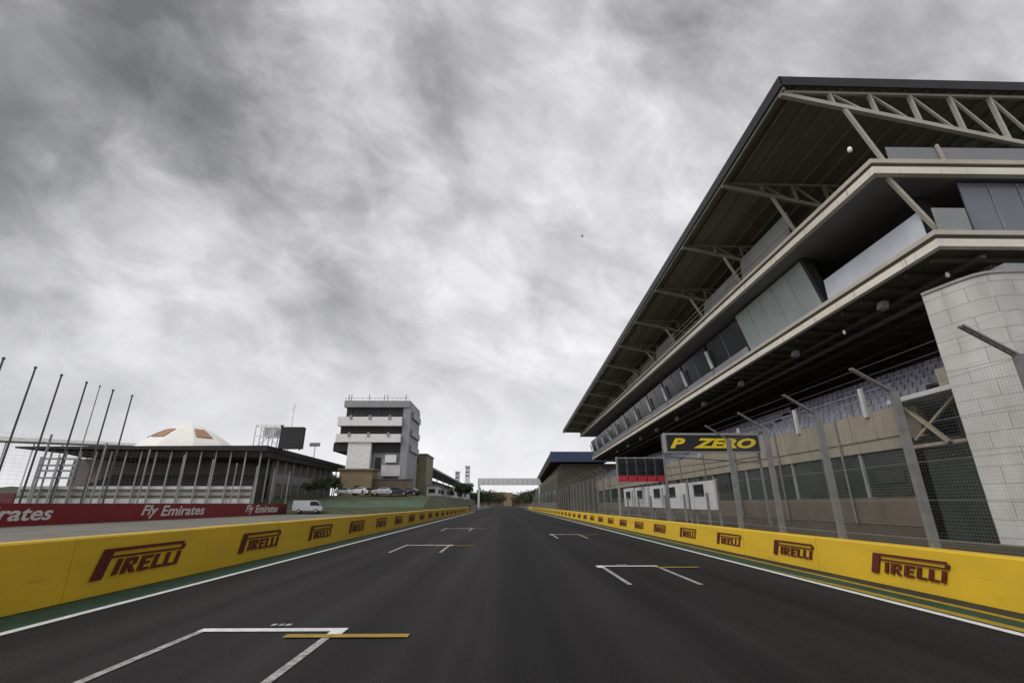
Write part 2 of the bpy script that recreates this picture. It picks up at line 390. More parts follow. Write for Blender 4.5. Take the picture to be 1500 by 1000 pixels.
for ya, yb_, ht in SEC:
    for k in range(int((ht-.85)/.06)+1): w.tube((fx-.09,ya,.85+.06*k),(fx-.09,yb_,.85+.06*k),.0013,3)
    for k in range(int((yb_-ya)/.06)): w.tube((fx-.09,ya+.06*k,.85),(fx-.09,ya+.06*k,ht),.0013,3)
    for zc_ in (.95, 1.67, 2.39, 3.11, 3.83):
        if zc_ < ht: w.tube((fx-.10,ya,zc_),(fx-.10,yb_,zc_),.004,4)
    if ht > 3:
        for k in range(4): w.tube((fx-.1-.2*k,ya,3.96+.14*k),(fx-.1-.2*k,yb_,3.96+.14*k),.0025,3)
w.build('wire_mesh', M['wire'], fen)

# ------------------------------------------------------------------ pit building
Y0, Y1 = 15.0, 92.0
pit = thing('pit_building', 'long multi storey pit building with a huge dark cantilevered roof and cream slab edges', 'building', (22, 50, 0))
def lerp(a, b, t): return a+(b-a)*t
def S(y): return (y-Y0)/(Y1-Y0)
def roofE(y): t = S(y); return lerp(11.75,11.45,t), lerp(18.95,15.35,t)      # roof eave: x, z of top edge
def sl1(y):   t = S(y); return lerp(14.65,14.75,t), lerp(14.05,14.05,t)      # slab edge: x, z underside
def sl2(y):   t = S(y); return lerp(16.25,16.9,t), lerp(10.75,9.75,t)
XB = 33.0
# roof deck
def deck(y, dz0, dz1, x0=0):
    x, z = roofE(y); zb = z-.35
    return [(x+x0, y, z-dz0), (XB, y, z-dz0-.3), (XB, y, z-dz1-.3), (x+x0, y, z-dz1)]
roof = MB().hexa(deck(Y0, 0, .22, .06), deck(Y1, 0, .22, .06)).build('roof', M['roofu'], pit)
m = MB()
def ring(y, x0, x1, z0, z1): x, z = roofE(y); return [(x+x0,y,z+z0),(x+x1,y,z+z0),(x+x1,y,z+z1),(x+x0,y,z+z1)]
m.hexa(ring(Y0-.06,-.04,.05,-.50,.05), ring(Y1+.06,-.04,.05,-.50,.05))
x, z = roofE(Y0)
m.hexa([(x,Y0-.06,z-.42),(x,Y0+.0,z-.42),(x,Y0+.0,z+.05),(x,Y0-.06,z+.05)], [(XB,Y0-.06,z-.72),(XB,Y0,z-.72),(XB,Y0,z-.25),(XB,Y0-.06,z-.25)])
x, z = roofE(Y1)
m.hexa([(x,Y1+.06,z-.42),(x,Y1+.0,z-.42),(x,Y1+.0,z+.05),(x,Y1+.06,z+.05)], [(XB,Y1+.06,z-.72),(XB,Y1,z-.72),(XB,Y1,z-.25),(XB,Y1+.06,z-.25)])
m.build('roof_fascia', M['black'], roof)
# gutter line under the eave
m = MB(); m.hexa(ring(Y0,.06,.16,-.62,-.50), ring(Y1,.06,.16,-.62,-.50)); m.build('eave_trim', M['purlin'], roof)
# purlins along the building
pm = MB()
for k in range(19):
    dx = .75+.95*k
    a = []; 
    for y in (Y0+.1, Y1-.1):
        x, z = roofE(y); zt = z-.24-.3*dx/(XB-x); a.append([(x+dx,y,zt-.16),(x+dx+.09,y,zt-.16),(x+dx+.09,y,zt),(x+dx,y,zt)])
    pm.hexa(a[0], a[1])
pm.build('purlins', M['purlin'], roof)
# cantilever trusses: horizontal top chord, bottom chord dropping with depth
trY = [Y0+.25] + [21.0+6.0*k for k in range(12)]
def chord_low(x, xe, ze): return ze-.62-.245*(x-xe)
strutTop = 2.75
for i, y in enumerate(trY):
    xe, ze = roofE(y); t = MB(); k = lerp(1,.55,S(y))
    low = lambda xx: ze-.60-.26*k*(xx-xe)
    up  = lambda xx: ze-.50-.3*(xx-xe)/(XB-xe)
    W = .13 if i == 0 else .11
    t.bar((xe+.08,y,up(xe)),(XB-1,y,up(XB-1)),W,.13,(0,0,1)); t.bar((xe+.08,y,low(xe+.08)-.02),(xe+16,y,low(xe+16)),W+.05,.2,(0,0,1))
    xs = [xe+2.2+1.75*j for j in range(8)]
    for j, xx in enumerate(xs):
        t.bar((xx,y,up(xx)),(xx+.12,y,low(xx+.12)),.10,.16,(0,1,0))
        if j+1 < len(xs): t.bar((xx+.1,y+.04,up(xx)),(xs[j+1]-.1,y+.04,low(xs[j+1])),.075,.1,(0,1,0))
    o = t.build('roof_truss', M['truss'] if i == 0 else M['purlin'], roof)
    # raking strut from the truss down to the edge of the upper slab
    x1, z1 = sl1(y); xt = lerp(xe, x1, .93)
    MB().bar((xt,y,low(xt)-.08),(x1+.78,y,z1+.78),.13,.13,(0,1,0)).build('roof_strut', M['truss'] if i < 2 else M['beiged'], pit)
# floor slabs with two tier edges
def slab(fn, th, mat_s, name):
    a = [];
    for y in (Y0+.2, Y1): x, z = fn(y); a.append([(x+.25,y,z+.02),(XB,y,z+.02),(XB,y,z+th),(x+.25,y,z+th)])
    sb = MB().hexa(a[0], a[1]).build('floor_slab', mat_s, pit)
    def edge(x0, x1, z0, z1, nm, mt, yoff):
        e = MB(); r = []
        for y in (Y0-yoff, Y1): x, z = fn(y); r.append([(x+x0,y,z+z0),(x+x1,y,z+z0),(x+x1,y,z+z1),(x+x0,y,z+z1)])
        e.hexa(r[0], r[1])
        x, z = fn(Y0); e.box(x+x1+.002, XB, Y0-yoff, Y0-yoff+(x1-x0), z+z0, z+z1); 
        return e.build(nm, mt, sb)
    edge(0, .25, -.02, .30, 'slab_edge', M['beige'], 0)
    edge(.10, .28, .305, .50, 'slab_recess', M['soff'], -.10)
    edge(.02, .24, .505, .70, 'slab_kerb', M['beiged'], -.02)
    return sb
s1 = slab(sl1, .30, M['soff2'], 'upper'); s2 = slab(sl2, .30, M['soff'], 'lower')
# downstand ribs under the lower slab
m = MB()
for k in range(60):
    y = Y0+.9+1.3*k
    if y > Y1: break
    x, z = sl2(y); m.box(x+.45, XB, y-.07, y+.07, z-.20, z+.015)
for dx in (1.8, 4.2, 6.6):
    r = []
    for y in (Y0+.3, Y1): x, z = sl2(y); r.append([(x+dx,y,z-.34),(x+dx+.2,y,z-.34),(x+dx+.2,y,z-.202),(x+dx,y,z-.202)])
    m.hexa(r[0], r[1])
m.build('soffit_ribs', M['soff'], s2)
# leaning posts between slabs, at the near end and bay by bay
def panel(fn, ya, yb, dx, z0, z1, th, lean=0):
    r = []
    for y in (ya, yb):
        x, z = fn(y); r.append([(x+dx,y,z+z0),(x+dx+th,y,z+z0),(x+dx+th-lean,y,z+z1),(x+dx-lean,y,z+z1)])
    return MB().hexa(r[0], r[1])
x2, z2 = sl2(Y0); x1, z1 = sl1(Y0)
MB().bar((x1+.75,Y0+.3,z1+.0),(x2+.55,Y0+.3,z2+.7),.14,.14,(0,1,0)).build('raking_post', M['truss'], pit)
panel(sl2, 15.5, 21.4, .16, .72, 1.85, .04).build('balustrade', M['balu'], pit)
m = MB(); x, z = sl2(Y0); m.box(x+.35, 17.9, Y0+.12, Y0+.16, z+.70, z+1.75); m.build('end_balustrade', M['spandrel'], pit)
# cladding panel and joint lines
gp = panel(sl2, 22.0, 29.6, .30, .70, 3.30, .06, .75).build('cladding_panel', M['gpanel'], pit)
for y in (23.5, 25.0, 26.5, 28.0): panel(sl2, y-.012, y+.012, .292, .72, 3.2, .01, .74).build('panel_joint', M['spandrel'], gp)
panel(sl2, 21.75, 21.98, .28, .70, 3.30, .5, .75).build('wall_pier', M['interior'], pit)
# bays of dark windows with white fins
yb = 29.9; k = 0
while yb < Y1-3:
    ye = min(yb+5.6, Y1-.1)
    wn = panel(sl2, yb+.25, ye, .42, 1.28, 3.32, .05, .55).build('window', M['glassd'], pit)
    for q in (.5,): yq = lerp(yb+.25, ye, q); panel(sl2, yq-.03, yq+.03, .395, 1.30, 3.3, .02, .545).build('mullion', M['spandrel'], wn)
    panel(sl2, yb+.02, ye, .29, .70, 1.26, .08, .1).build('spandrel', M['spandrel'], pit)
    yy = ye-.02
    x, z = sl2(yy); MB().bar((x+.16,yy,z+1.35),(x-.22,yy,z+2.75),.16,.26,(0,1,0)).build('fin', M['white'], pit)
    yb = ye+.12
# near end glazing
m = MB(); m.box(18.35, XB, Y0+.42, Y0+.47, z2+.62, z1-.12); ge = m.build('end_glazing', M['glassb'], pit)
m = MB()
for xx in (19.55, 20.75, 21.95, 23.15): m.bar((xx,Y0+.40,z2+.62),(xx,Y0+.40,z1-.12),.03,.03,(0,1,0))
m.build('glazing_mullions', M['spandrel'], ge)
# inner walls of both storeys
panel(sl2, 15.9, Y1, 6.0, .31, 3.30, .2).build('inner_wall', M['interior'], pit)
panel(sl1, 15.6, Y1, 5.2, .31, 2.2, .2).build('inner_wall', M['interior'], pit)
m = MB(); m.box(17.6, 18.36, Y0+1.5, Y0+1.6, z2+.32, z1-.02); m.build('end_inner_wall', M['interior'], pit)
# upper gallery: rail at the near end, pale wind screens further along
m = MB(); x, z = sl1(Y0)
m.box(x+1.0, XB, Y0+.20, Y0+.24, z+.71, z+1.45); m.build('upper_end_rail', M['soff2'], pit)
m = MB().bar((17.8,Y0+.1,z+.7),(17.7,Y0+.1,z+1.5),.09,.09,(0,1,0)).build('rail_post', M['truss'], pit)
for j in range(11):
    ya = 21.4+6.0*j
    if j in (2, 6): continue
    h1 = [1.9,1.5,1.2,1.7,1.3,1.6,1.4,1.6,1.3,1.4,1.3][j]
    panel(sl1, ya, ya+5.3, .55, .72, .70+h1, .04, -.12).build('wind_screen', M['spandrel'], pit)
m = MB()
for dz in (1.0, 1.35, 1.7):
    r = []
    for y in (21.2, Y1): x, z = sl1(y); r.append(Vector((x+.2,y,z+dz)))
    m.tube(r[0], r[1], .025, 6)
m.build('gallery_rail', M['beiged'], pit)
# --- lower storeys
XG, YG = 18.3, 21.3
m = MB().box(XG, XG+.3, YG, 96, .02, .66).build('plinth', M['soff'], pit)
MB().box(XG-.03, XG+.28, YG, 96, .665, 1.90).build('garage_dado', M['brown'], pit)
MB().box(XG-.05, XG+9.2, YG+.0, 96, 4.05, 4.6).build('garage_lintel', M['parapet'], pit)
pw = MB().box(XG-.12, XG+.2, YG-.3, 96, 4.603, 5.92).build('parapet', M['parapet'], pit)
m = MB()
for k in range(12): m.box(XG-.128, XG-.119, YG+3.0+6*k, YG+3.03+6*k, 4.62, 5.9)
m.build('parapet_joints', M['brown'], pw)
MB().box(XG-.02, XG+.3, YG-1.1, YG-.31, 4.4, 5.8).build('parapet_return', M['brown'], pit)
for k in range(25):
    ya = YG+.1+3.0*k
    if ya > 94: break
    gd = MB().box(XG+.14, XG+.2, ya, ya+2.86, 1.90, 4.04).build('garage_window', M['glassg'], pit)
    MB().box(XG+.02, XG+.2, ya+2.87, ya+2.99, 1.90, 4.04).build('window_post', M['stand'] if k % 2 else M['spandrel'], gd)
    if k % 3 == 0: MB().box(XG+.10, XG+.135, ya+.5, ya+2.2, 2.55, 3.15).build('window_notice', M['interior'], gd)
# terrace floor and rows of lilac seats stepping back
tf = MB().box(XG+.21, XG+9, YG-.3, 96, 5.2, 5.35).build('terrace_floor', M['tier'], pit)
RZ = lambda r_: 5.75+.50*r_
for r_ in range(6):
    MB().box(XG+.4+.75*r_, XG+1.15+.75*r_, YG-.2, 96, 5.36, RZ(r_)).build('terrace_step', M['tier'], tf)
for r_ in range(6):
    x = XG+.75+.75*r_; z = RZ(r_)
    for sec in range(5):
        m = MB(); y = YG-.1+15.5*sec; ye = min(y+14.4, 95.5)
        m.box(x-.05, x+.0, y, ye, z+.24, z+.28)
        while y < ye:
            m.hexa([(x-.22,y+.02,z+.28),(x+.15,y+.02,z+.285),(x+.15,y+.02,z+.33),(x-.22,y+.02,z+.35)],[(x-.22,y+.48,z+.28),(x+.15,y+.48,z+.285),(x+.15,y+.48,z+.33),(x-.22,y+.48,z+.35)])
            m.hexa([(x+.12,y+.04,z+.33),(x+.16,y+.04,z+.33),(x+.25,y+.04,z+.74),(x+.20,y+.04,z+.74)],[(x+.12,y+.46,z+.33),(x+.16,y+.46,z+.33),(x+.25,y+.46,z+.74),(x+.20,y+.46,z+.74)])
            y += .5
        m.build('seat_row', M['lilac'], tf)
m = MB()
for dz in (.35, .7, 1.05): m.tube((XG,YG-.2,5.92+dz),(XG,96,5.92+dz),.03,6)
for k in range(38): m.tube((XG,YG+2*k,5.9),(XG,YG+2*k,6.97),.025,6)
m.build('terrace_rail', M['lilac'], pit)
for y in (22.9, 28.6, 36.0, 44.0): MB().bar((XG-.2,y,5.7),(XG-.2,y,7.15),.14,.2,(0,1,0)).build('rail_pier', M['lgrey'], pit)
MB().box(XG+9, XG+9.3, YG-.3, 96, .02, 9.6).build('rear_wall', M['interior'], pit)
# open bay beside the block tower: landing with pale edge, braces, dark glazing below
ld = MB().box(XG-.6, XG+6, 16.9, YG-.32, 5.93, 6.12).build('landing', M['lgrey'], pit)
MB().box(XG-.2, XG+.1, 17.3, 18.6, 6.13, 6.95).build('landing_box', M['parapet'], pit)
m = MB()
m.bar((XG-.1,YG-.5,5.9),(XG-.1,19.0,4.0),.13,.16,(1,0,0)); m.bar((XG+.03,YG-.6,4.3),(XG+.03,18.2,5.85),.10,.13,(1,0,0)); m.bar((XG+.2,18.5,5.8),(XG+.2,17.0,4.1),.12,.15,(1,0,0)); m.bar((XG+.1,YG-.4,4.02),(XG+.1,16.6,4.02),.14,.2,(1,0,0))
m.build('cross_brace', M['parapet'], pit)
MB().box(XG+.5, XG+.6, 16.6, YG-.3, .02, 3.9).build('stair_glazing', M['glassg'], pit)
MB().box(XG+2.4, XG+2.6, 16.6, YG-.3, 3.92, 5.9).build('stair_rear_wall', M['olive'], pit)
# fascia joints, downpipes, loudspeakers, blinds
m = MB()
for k in range(26):
    y = Y0+1.5+3.0*k
    if y > Y1: break
    for fn in (sl1, sl2):
        x, z = fn(y); m.box(x-.004, x+.02, y-.012, y+.012, z+.0, z+.28)
m.build('fascia_joints', M['soff'], s2)
for k in range(7):
    y = YG+4.0+6*k; MB().tube((XG-.19,y,.7),(XG-.19,y,5.9),.05,8).build('downpipe', M['galv'], pit)
for k in range(9):
    y = 19.5+7*k; x, z = sl2(y)
    MB().hexa([(x+1.0,y-.18,z-.55),(x+1.3,y-.18,z-.62),(x+1.38,y-.18,z-.24),(x+1.12,y-.18,z-.22)],[(x+1.0,y+.18,z-.55),(x+1.3,y+.18,z-.62),(x+1.38,y+.18,z-.24),(x+1.12,y+.18,z-.22)]).build('loudspeaker', M['grey'], pit)
for k in range(3):
    r = []
    for y in (Y0+1, Y1): x, z = sl2(y); r.append(Vector((x+2.9+.16*k,y,z-.27)))
    MB().tube(r[0], r[1], .03, 6).build('conduit', M['spandrel'], pit)
# round bulkhead lamps under roof and slabs
def lamp(p, r=.09):
    MB().lathe(p, [(0.001,.12),(r*.7,.12),(r,.0),(r*.8,-.07),(0.001,-.11)], 12).build('bulkhead_lamp', M['lamp'], pit, True)
a = atX(1245,220,13.3); lamp(a,.085); a = atX(1388,403,17.6); lamp(a,.075); a = atX(1237,487,17.2); lamp(a,.07)

# ------------------------------------------------------------------ blockwork stair tower
tw = thing('stair_tower', 'pale concrete block tower with a rounded face at the right edge', 'tower', (18, 14, 0))
fp = []
ctl = [(16.22,16.25),(16.36,15.65),(16.52,15.05),(16.70,14.62),(16.94,14.40),(17.4,14.29),(18.2,14.25),(19.6,14.22),(21.5,14.2),(24.5,14.2)]
fp = []
for k in range(len(ctl)-1):
    for q_ in range(3): fp.append(Vector(ctl[k]).lerp(Vector(ctl[k+1]), q_/3))
fp.append(Vector(ctl[-1]))
zt = 9.25; zb = .02
def ringed(mbase, off=0): pass
verts = []; faces = []; uvs = []
arc = [0]
for k in range(1, len(fp)): arc.append(arc[-1] + (fp[k]-fp[k-1]).length)
m = MB()
for k in range(len(fp)-1):
    a, b = fp[k], fp[k+1]; m.quad((a.x,a.y,zb),(b.x,b.y,zb),(b.x,b.y,zt),(a.x,a.y,zt))
last = fp[-1]; first = fp[0]
m.quad((first.x,first.y,zb),(first.x,first.y,zt),(last.x,first.y+.05,zt),(last.x,first.y+.05,zb))
m.quad((last.x,last.y,zb),(last.x,last.y+2.1,zb),(last.x,last.y+2.1,zt),(last.x,last.y,zt))
o = m.build('tower_wall', M['block'], tw)
uvl = o.data.uv_layers.new(name='UVMap'); off = world_of(tw)
def arcof(co):
    bd, ba = 1e9, 0
    for k, q in enumerate(fp):
        d = (Vector((co.x+off.x, co.y+off.y))-q).length
        if d < bd: bd, ba = d, arc[k]
    return ba
for pl in o.data.polygons:
    for li in pl.loop_indices:
        co = o.data.vertices[o.data.loops[li].vertex_index].co; uvl.data[li].uv = (arcof(co), co.z)
c = MB(); ro = [(q.x, q.y) for q in fp]; n_ = Vector((.0,.0))
outer = [(q.x-.05, q.y-.04) for q in fp] + [(last.x, first.y+.1)]
c.hexa([(x,y,zt+.002) for x,y in outer], [(x,y,zt+.10) for x,y in outer]); c.build('tower_coping', M['concrete'], tw)
MB().box(18.35, 20.5, 14.9, 15.9, zt+.105, zt+.72).build('roof_plant', M['spandrel'], tw)
lw = MB().box(12.6, 12.95, -10, 96, .012, .62).build('pit_wall', M['soff'])
tag(lw, 'low dark wall along the pit lane behind the fence', 'wall')

# ------------------------------------------------------------------ signs on the pit side
sg = thing('sign_gantry', 'black sign board with yellow slanted lettering on a grey steel frame', 'sign', (11, 25, 0))
a, b = atY(975, 637, 25), atY(1114, 661, 25)
m = MB(); m.box(a.x, b.x, 25.0, 25.16, b.z, a.z); bo = m.build('sign_board', M['black'], sg)
m = MB(); e = .06
m.box(a.x-e-.06, b.x+e, 24.97, 25.2, a.z+.003, a.z+e+.05); m.box(a.x-e-.06, b.x+e, 24.97, 25.2, b.z-e, b.z-.003); m.box(a.x-e-.06, a.x-.003, 24.97, 25.2, b.z, a.z); m.box(b.x+.003, b.x+e, 24.97, 25.2, b.z, a.z)
m.build('sign_frame', M['grey'], sg)
m = MB()
for xx in (a.x-.1, b.x+.05): m.bar((xx,25.3,.02),(xx,25.3,a.z+.05),.10,.10,(0,1,0))
m.bar((a.x,25.32,b.z-.25),(b.x,25.32,b.z-.55),.06,.06); m.bar((a.x,25.32,b.z-.85),(b.x,25.32,b.z-.25),.06,.06)
m.build('sign_support', M['galv'], sg)
L_ = b.x-a.x; hh = a.z-b.z
p = place(text_mb('P', L_*.17, hh*.62, .35, .045), (a.x+L_*.035, 24.98, b.z+hh*.19), (1,0,0), (0,0,1)); p.build('sign_lettering', M['signy'], bo)
p = place(text_mb('ZERO', L_*.68, hh*.62, .35, .045), (a.x+L_*.285, 24.98, b.z+hh*.19), (1,0,0), (0,0,1)); p.build('sign_lettering', M['signy'], bo)
sl_ = thing('start_lights', 'black start light panel of five columns with red lower lamps', 'signal light', (10, 35, 0))
a, b = atY(904, 671, 35), atY(976, 705, 35); w5 = (b.x-a.x)/5
for k in range(5):
    xa = a.x+w5*k
    cb = MB().box(xa+.07, xa+w5-.07, 35, 35.25, b.z+.42, a.z).build('light_column', M['black'], sl_)
    for q in range(2):
        MB().tube((xa+w5/2,34.9,lerp(b.z+.42,a.z,.28+.44*q)),(xa+w5/2,35,lerp(b.z+.42,a.z,.28+.44*q)),.17,12).build('dark_lamp', M['glassd'], cb)
    MB().box(xa+.04, xa+w5-.04, 34.96, 35.25, b.z, b.z+.41).build('red_lamp_row', M['lampr'], sl_)
m = MB(); m.box(a.x-.05, b.x+.05, 35.27, 35.42, a.z-.1, a.z+.1)
for xx in (a.x+.05, b.x-.05): m.bar((xx,35.36,.02),(xx,35.36,a.z+.1),.14,.14,(0,1,0))
for k in range(6): m.bar((a.x+w5*k,35.24,b.z+.1),(a.x+w5*k,35.24,a.z+.12),.09,.09,(0,1,0))
m.build('light_frame', M['grey'], sl_)

pos = ['first white pit board with a dark screen, nearest the black sign', 'second white pit board from the black sign, dark screen at its top', 'middle white pit board in the row of five below the sign', 'fourth white pit board, narrow one left of the middle', 'farthest white pit board at the left end of the row']
for k in range(5):
    ya = 23.6+3.7*k; x = 10.2
    t = thing('pit_board', pos[k], 'board', (x, ya, 0), 'white boards along the pit wall')
    MB().box(x, x+.12, ya, ya+3.2, 1.35+.02*k, 2.72+.03*k).build('board_panel', M['lgrey'], t)
    yc = ya+[1.2,1.7,.9,1.4,1.1][k]
    MB().box(x-.04, x-.003, yc, yc+1.25, 2.0, 2.58).build('screen', M['glassd'], t)
    if k in (2,4): MB().box(x-.02, x-.003, ya+.2, ya+.6, 1.5, 2.6).build('side_strip', M['spandrel'], t)
    for yy in (ya+.1, ya+3.0): MB().bar((x+.2,yy,.02),(x+.2,yy,2.8),.09,.09,(0,1,0)).build('board_post', M['galv'], t)

# ------------------------------------------------------------------ far right grandstand with blue fascia
gs = thing('grandstand', 'dark grandstand with a blue roof fascia beyond the pit building', 'grandstand', (16, 130, 0))
a, b = atY(806, 661, 100), atY(852, 676, 100)
MB().box(a.x, b.x+8, 100, 100.4, b.z, a.z).build('blue_fascia', M['blue'], gs)
MB().hexa([(a.x,100.4,b.z),(a.x+12,100.4,b.z),(a.x+12,100.4,a.z-.3),(a.x,100.4,a.z-.3)], [(a.x+3,190,b.z-.6),(a.x+15,190,b.z-.6),(a.x+15,190,a.z-.9),(a.x+3,190,a.z-.9)]).build('canopy', M['darkroof'], gs)
MB().hexa([(11.0,101,.02),(26,101,.02),(26,101,b.z-.3),(a.x+2.2,101,b.z-.3),(11.0,101,7.2)], [(12.5,200,.02),(28,200,.02),(28,200,9),(14.5,200,9),(12.5,200,6.4)]).build('stand_body', M['soff'], gs)
m = MB()
for k in range(8): m.box(10.9, 10.98, 103+11*k, 109+11*k, 2.2, 4.4)
m.build('stand_openings', M['glassg'], gs)
MB().box(10.7, 11.0, 101, 190, .02, 1.9).build('stand_skirt', M['redbrown'], gs)

# ------------------------------------------------------------------ far gantry, far landmarks
gy = 165
a, b = atY(700, 700, gy), atY(786, 710, gy)
g = thing('overhead_gantry', 'pale overhead gantry crossing the far end of the track', 'gantry', (0, gy, 0))
MB().box(a.x, b.x+1.5, gy, gy+1.2, b.z, a.z).build('gantry_beam', M['pale'], g)
m = MB()
for k in range(12): m.box(lerp(a.x,b.x,k/12)+.1, lerp(a.x,b.x,k/12)+.35, gy-.06, gy-.003, b.z+.2, a.z-.2)
m.build('beam_ribs', M['lgrey'], g)
for xx in (a.x+.4, b.x+1.0): MB().box(xx-.3, xx+.3, gy+.2, gy+1.0, .02, b.z-.003).build('gantry_leg', M['pale'], g)
p0 = atY(744, 738, 420)
t = thing('brick_lodge', 'small brown far lodge with a tower at the end of the straight', 'building', (p0.x, 420, 0))
MB().box(p0.x-17, p0.x+17, 420, 430, 0, 6.5).build('lodge_wall', M['brown'], t)
MB().box(p0.x-3.2, p0.x+3.6, 416, 420-.01, 0, 11).build('lodge_tower', M['tan'], t)
MB().hexa([(p0.x-18,419,6.51),(p0.x+18,419,6.51),(p0.x+18,431,6.51),(p0.x-18,431,6.51)],[(p0.x-14,424,9),(p0.x+14,424,9),(p0.x+14,426,9),(p0.x-14,426,9)]).build('lodge_roof', M['redbrown'], t)
hm = MB(); n = 60
for k in range(n+1):
    x = -1500+3000*k/n; z = 33+9*math.sin(k*.55)+6*math.sin(k*1.7+1)
    hm.v += [(x,1150,-2),(x,1200,z*.6),(x,1300,z),(x,1600,z*.8)]
for k in range(n):
    for j in range(3): hm.f.append((4*k+j,4*k+4+j,4*k+5+j,4*k+1+j))
struct('hills', hm, M['hill'])

# ------------------------------------------------------------------ left side: red hoarding, catch fence, flag poles
XH = -37.0
hd = thing('hoarding', 'long dark red hoarding with white slanted lettering left of the service road', 'hoarding', (XH, 55, 0))
for k in range(11):
    ya = 30+5.0*k
    MB().box(XH-.12, XH, ya+.01, min(ya+4.99, 84.5), .015, 1.66 if k else 1.75).build('hoarding_panel', M['redd'] if k in (10,) else M['red'], hd)
for k, (ya, yb) in enumerate([(30.6, 41.2), (51.0, 61.6), (71.2, 81.2)]):
    wd = (yb-ya)
    q = text_mb('Fly', wd*.22, 1.30, .25, .02); w2 = text_mb('Emirates', wd*.72, 1.08, .18, .02)
    place(q, (XH+.012, ya, .22), (0,1,0), (0,0,1)).build('lettering', M['lettw'], hd)
    place(w2, (XH+.012, ya+wd*.27, .40), (0,1,0), (0,0,1)).build('lettering', M['lettw'], hd)
cf = thing('catch_fence', 'tall catch fence of pale steel posts behind the red hoarding', 'fence', (XH-.8, 55, 0))
for k in range(11):
    y = 28.3+5.7*k
    m = MB(); m.tube((XH-.8,y,.02),(XH-.8,y,7.1),.085,8); m.build('post', M['grey'], cf)
m = MB()
for k in range(22): m.tube((XH-.72,28,.4+.3*k),(XH-.72,86,.4+.3*k),.005,3)
for k in range(96): m.tube((XH-.72,28.3+.6*k,.2),(XH-.72,28.3+.6*k,7),.004,3)
m.build('wire_mesh', M['wire'], cf)
lab = ['tallest looking flagpole at the left edge of the photo, cut by the frame', 'second bare flagpole from the left edge', 'third bare flagpole from the left edge', 'fourth bare flagpole from the left edge', 'thin pale flagpole between two darker ones', 'sixth bare flagpole from the left edge', 'rightmost bare flagpole above the dark roof']
for k, y in enumerate([35.1, 37.7, 40.1, 42.7, 44.2, 45.8, 48.3]):
    t = thing('flagpole', lab[k], 'flagpole', (-39, y, 0), 'bare flagpoles behind the red hoarding')
    r = .055 if k == 4 else .085
    MB().tube((-39,y,.02),(-39,y,12.2),r,8,r*.75).build('mast', M['darkpole'] if k != 4 else M['grey'], t)
    MB().lathe((-39,y,12.2), [(r*.75,0),(r*1.3,.05),(r*1.2,.16),(.002,.22)], 8).build('finial', M['darkpole'], t)
    MB().box(-39.25,-38.75,y-.25,y+.25,.02,.25).build('footing', M['concrete'], t)

# ------------------------------------------------------------------ dark roofed pavilion
PY0, PY1 = 84.0, 126.0
pv = thing('pavilion', 'long low pavilion with a flat dark roof and open front behind the red hoarding', 'building', (-60, 100, 0))
cR = atY(392, 652, PY0); cL = atY(22, 655, PY0); zr = cR.z
rf = MB().hexa([(cL.x,PY0,zr-.55),(cR.x,PY0,zr-.95),(cR.x+.2,PY1,zr-1.1),(cL.x,PY1,zr-.5)], [(cL.x,PY0,zr-.25),(cR.x,PY0,zr),(cR.x+.2,PY1,zr-.3),(cL.x,PY1,zr)]).build('roof', M['darkroof'], pv)
MB().hexa([(cL.x+10,PY0+2,zr-1.9),(cR.x-.5,PY0+1.5,zr-1.9),(cR.x-.5,PY1-1,zr-1.9),(cL.x+10,PY1-1,zr-1.9)], [(cL.x+6,PY0+1,zr-.97),(cR.x-.2,PY0+.7,zr-.97),(cR.x-.2,PY1-.5,zr-1.12),(cL.x+6,PY1-.5,zr-.97)]).build('roof_soffit', M['stand'], rf)
MB().box(atY(100,700,PY0+14).x, cR.x-3, PY0+14, PY0+14.5, .02, zr-1.1).build('rear_wall', M['redbrown'], pv)
MB().box(cR.x-3.0, cR.x-2.6, PY0+9, PY1-1, .02, zr-1.1).build('side_wall', M['redbrown'], pv)
for k in range(6):
    x0 = cL.x+8
    MB().box(x0, cR.x-4, PY0+4+1.6*k, PY0+5.6+1.6*k, 1.5, 4.3+.55*k).build('seating_step', M['stand'], pv)
for zz, ww, mt, nm in ((4.05,.5,'lgrey','pale_band'),(1.75,.75,'lgrey','pale_band'),(3.0,.5,'spandrel','grey_band')):
    MB().box(cL.x+2, atY(368,720,PY0+1).x, PY0+1.0, PY0+1.25, zz, zz+ww).build(nm, M[mt], pv)
MB().box(cL.x+2, atY(368,720,PY0+1).x, PY0+1.3, PY0+1.5, .02, 4.3).build('front_wall', M['olive'], pv)
for k in range(15):
    xx = lerp(cL.x+6, cR.x-1.2, k/14)
    MB().box(xx-.1, xx+.1, PY0+.6, PY0+.8, .02, zr-.98).build('column', M['grey'], pv)
for k in range(11):
    yy = PY0+4+3.6*k; MB().box(cR.x-1.4, cR.x-1.2, yy-.1, yy+.1, 2, zr-1.13).build('column', M['grey'], pv)
MB().box(cR.x-2.55, cR.x-2.45, PY0+10, PY1-2, 5.4, 7.2).build('side_window_strip', M['spandrel'], pv)
m = MB()
for zz in (8.9, 7.8, 6.9, 5.7): m.box(cL.x+5, cL.x+11.5, PY0+.2, PY0+.4, zz, zz+.32)
for xx in (cL.x+5, cL.x+8.2, cL.x+11.4): m.box(xx-.16, xx+.16, PY0+.05, PY0+.19, .02, 9.4)
m.build('stair_frame', M['spandrel'], pv)
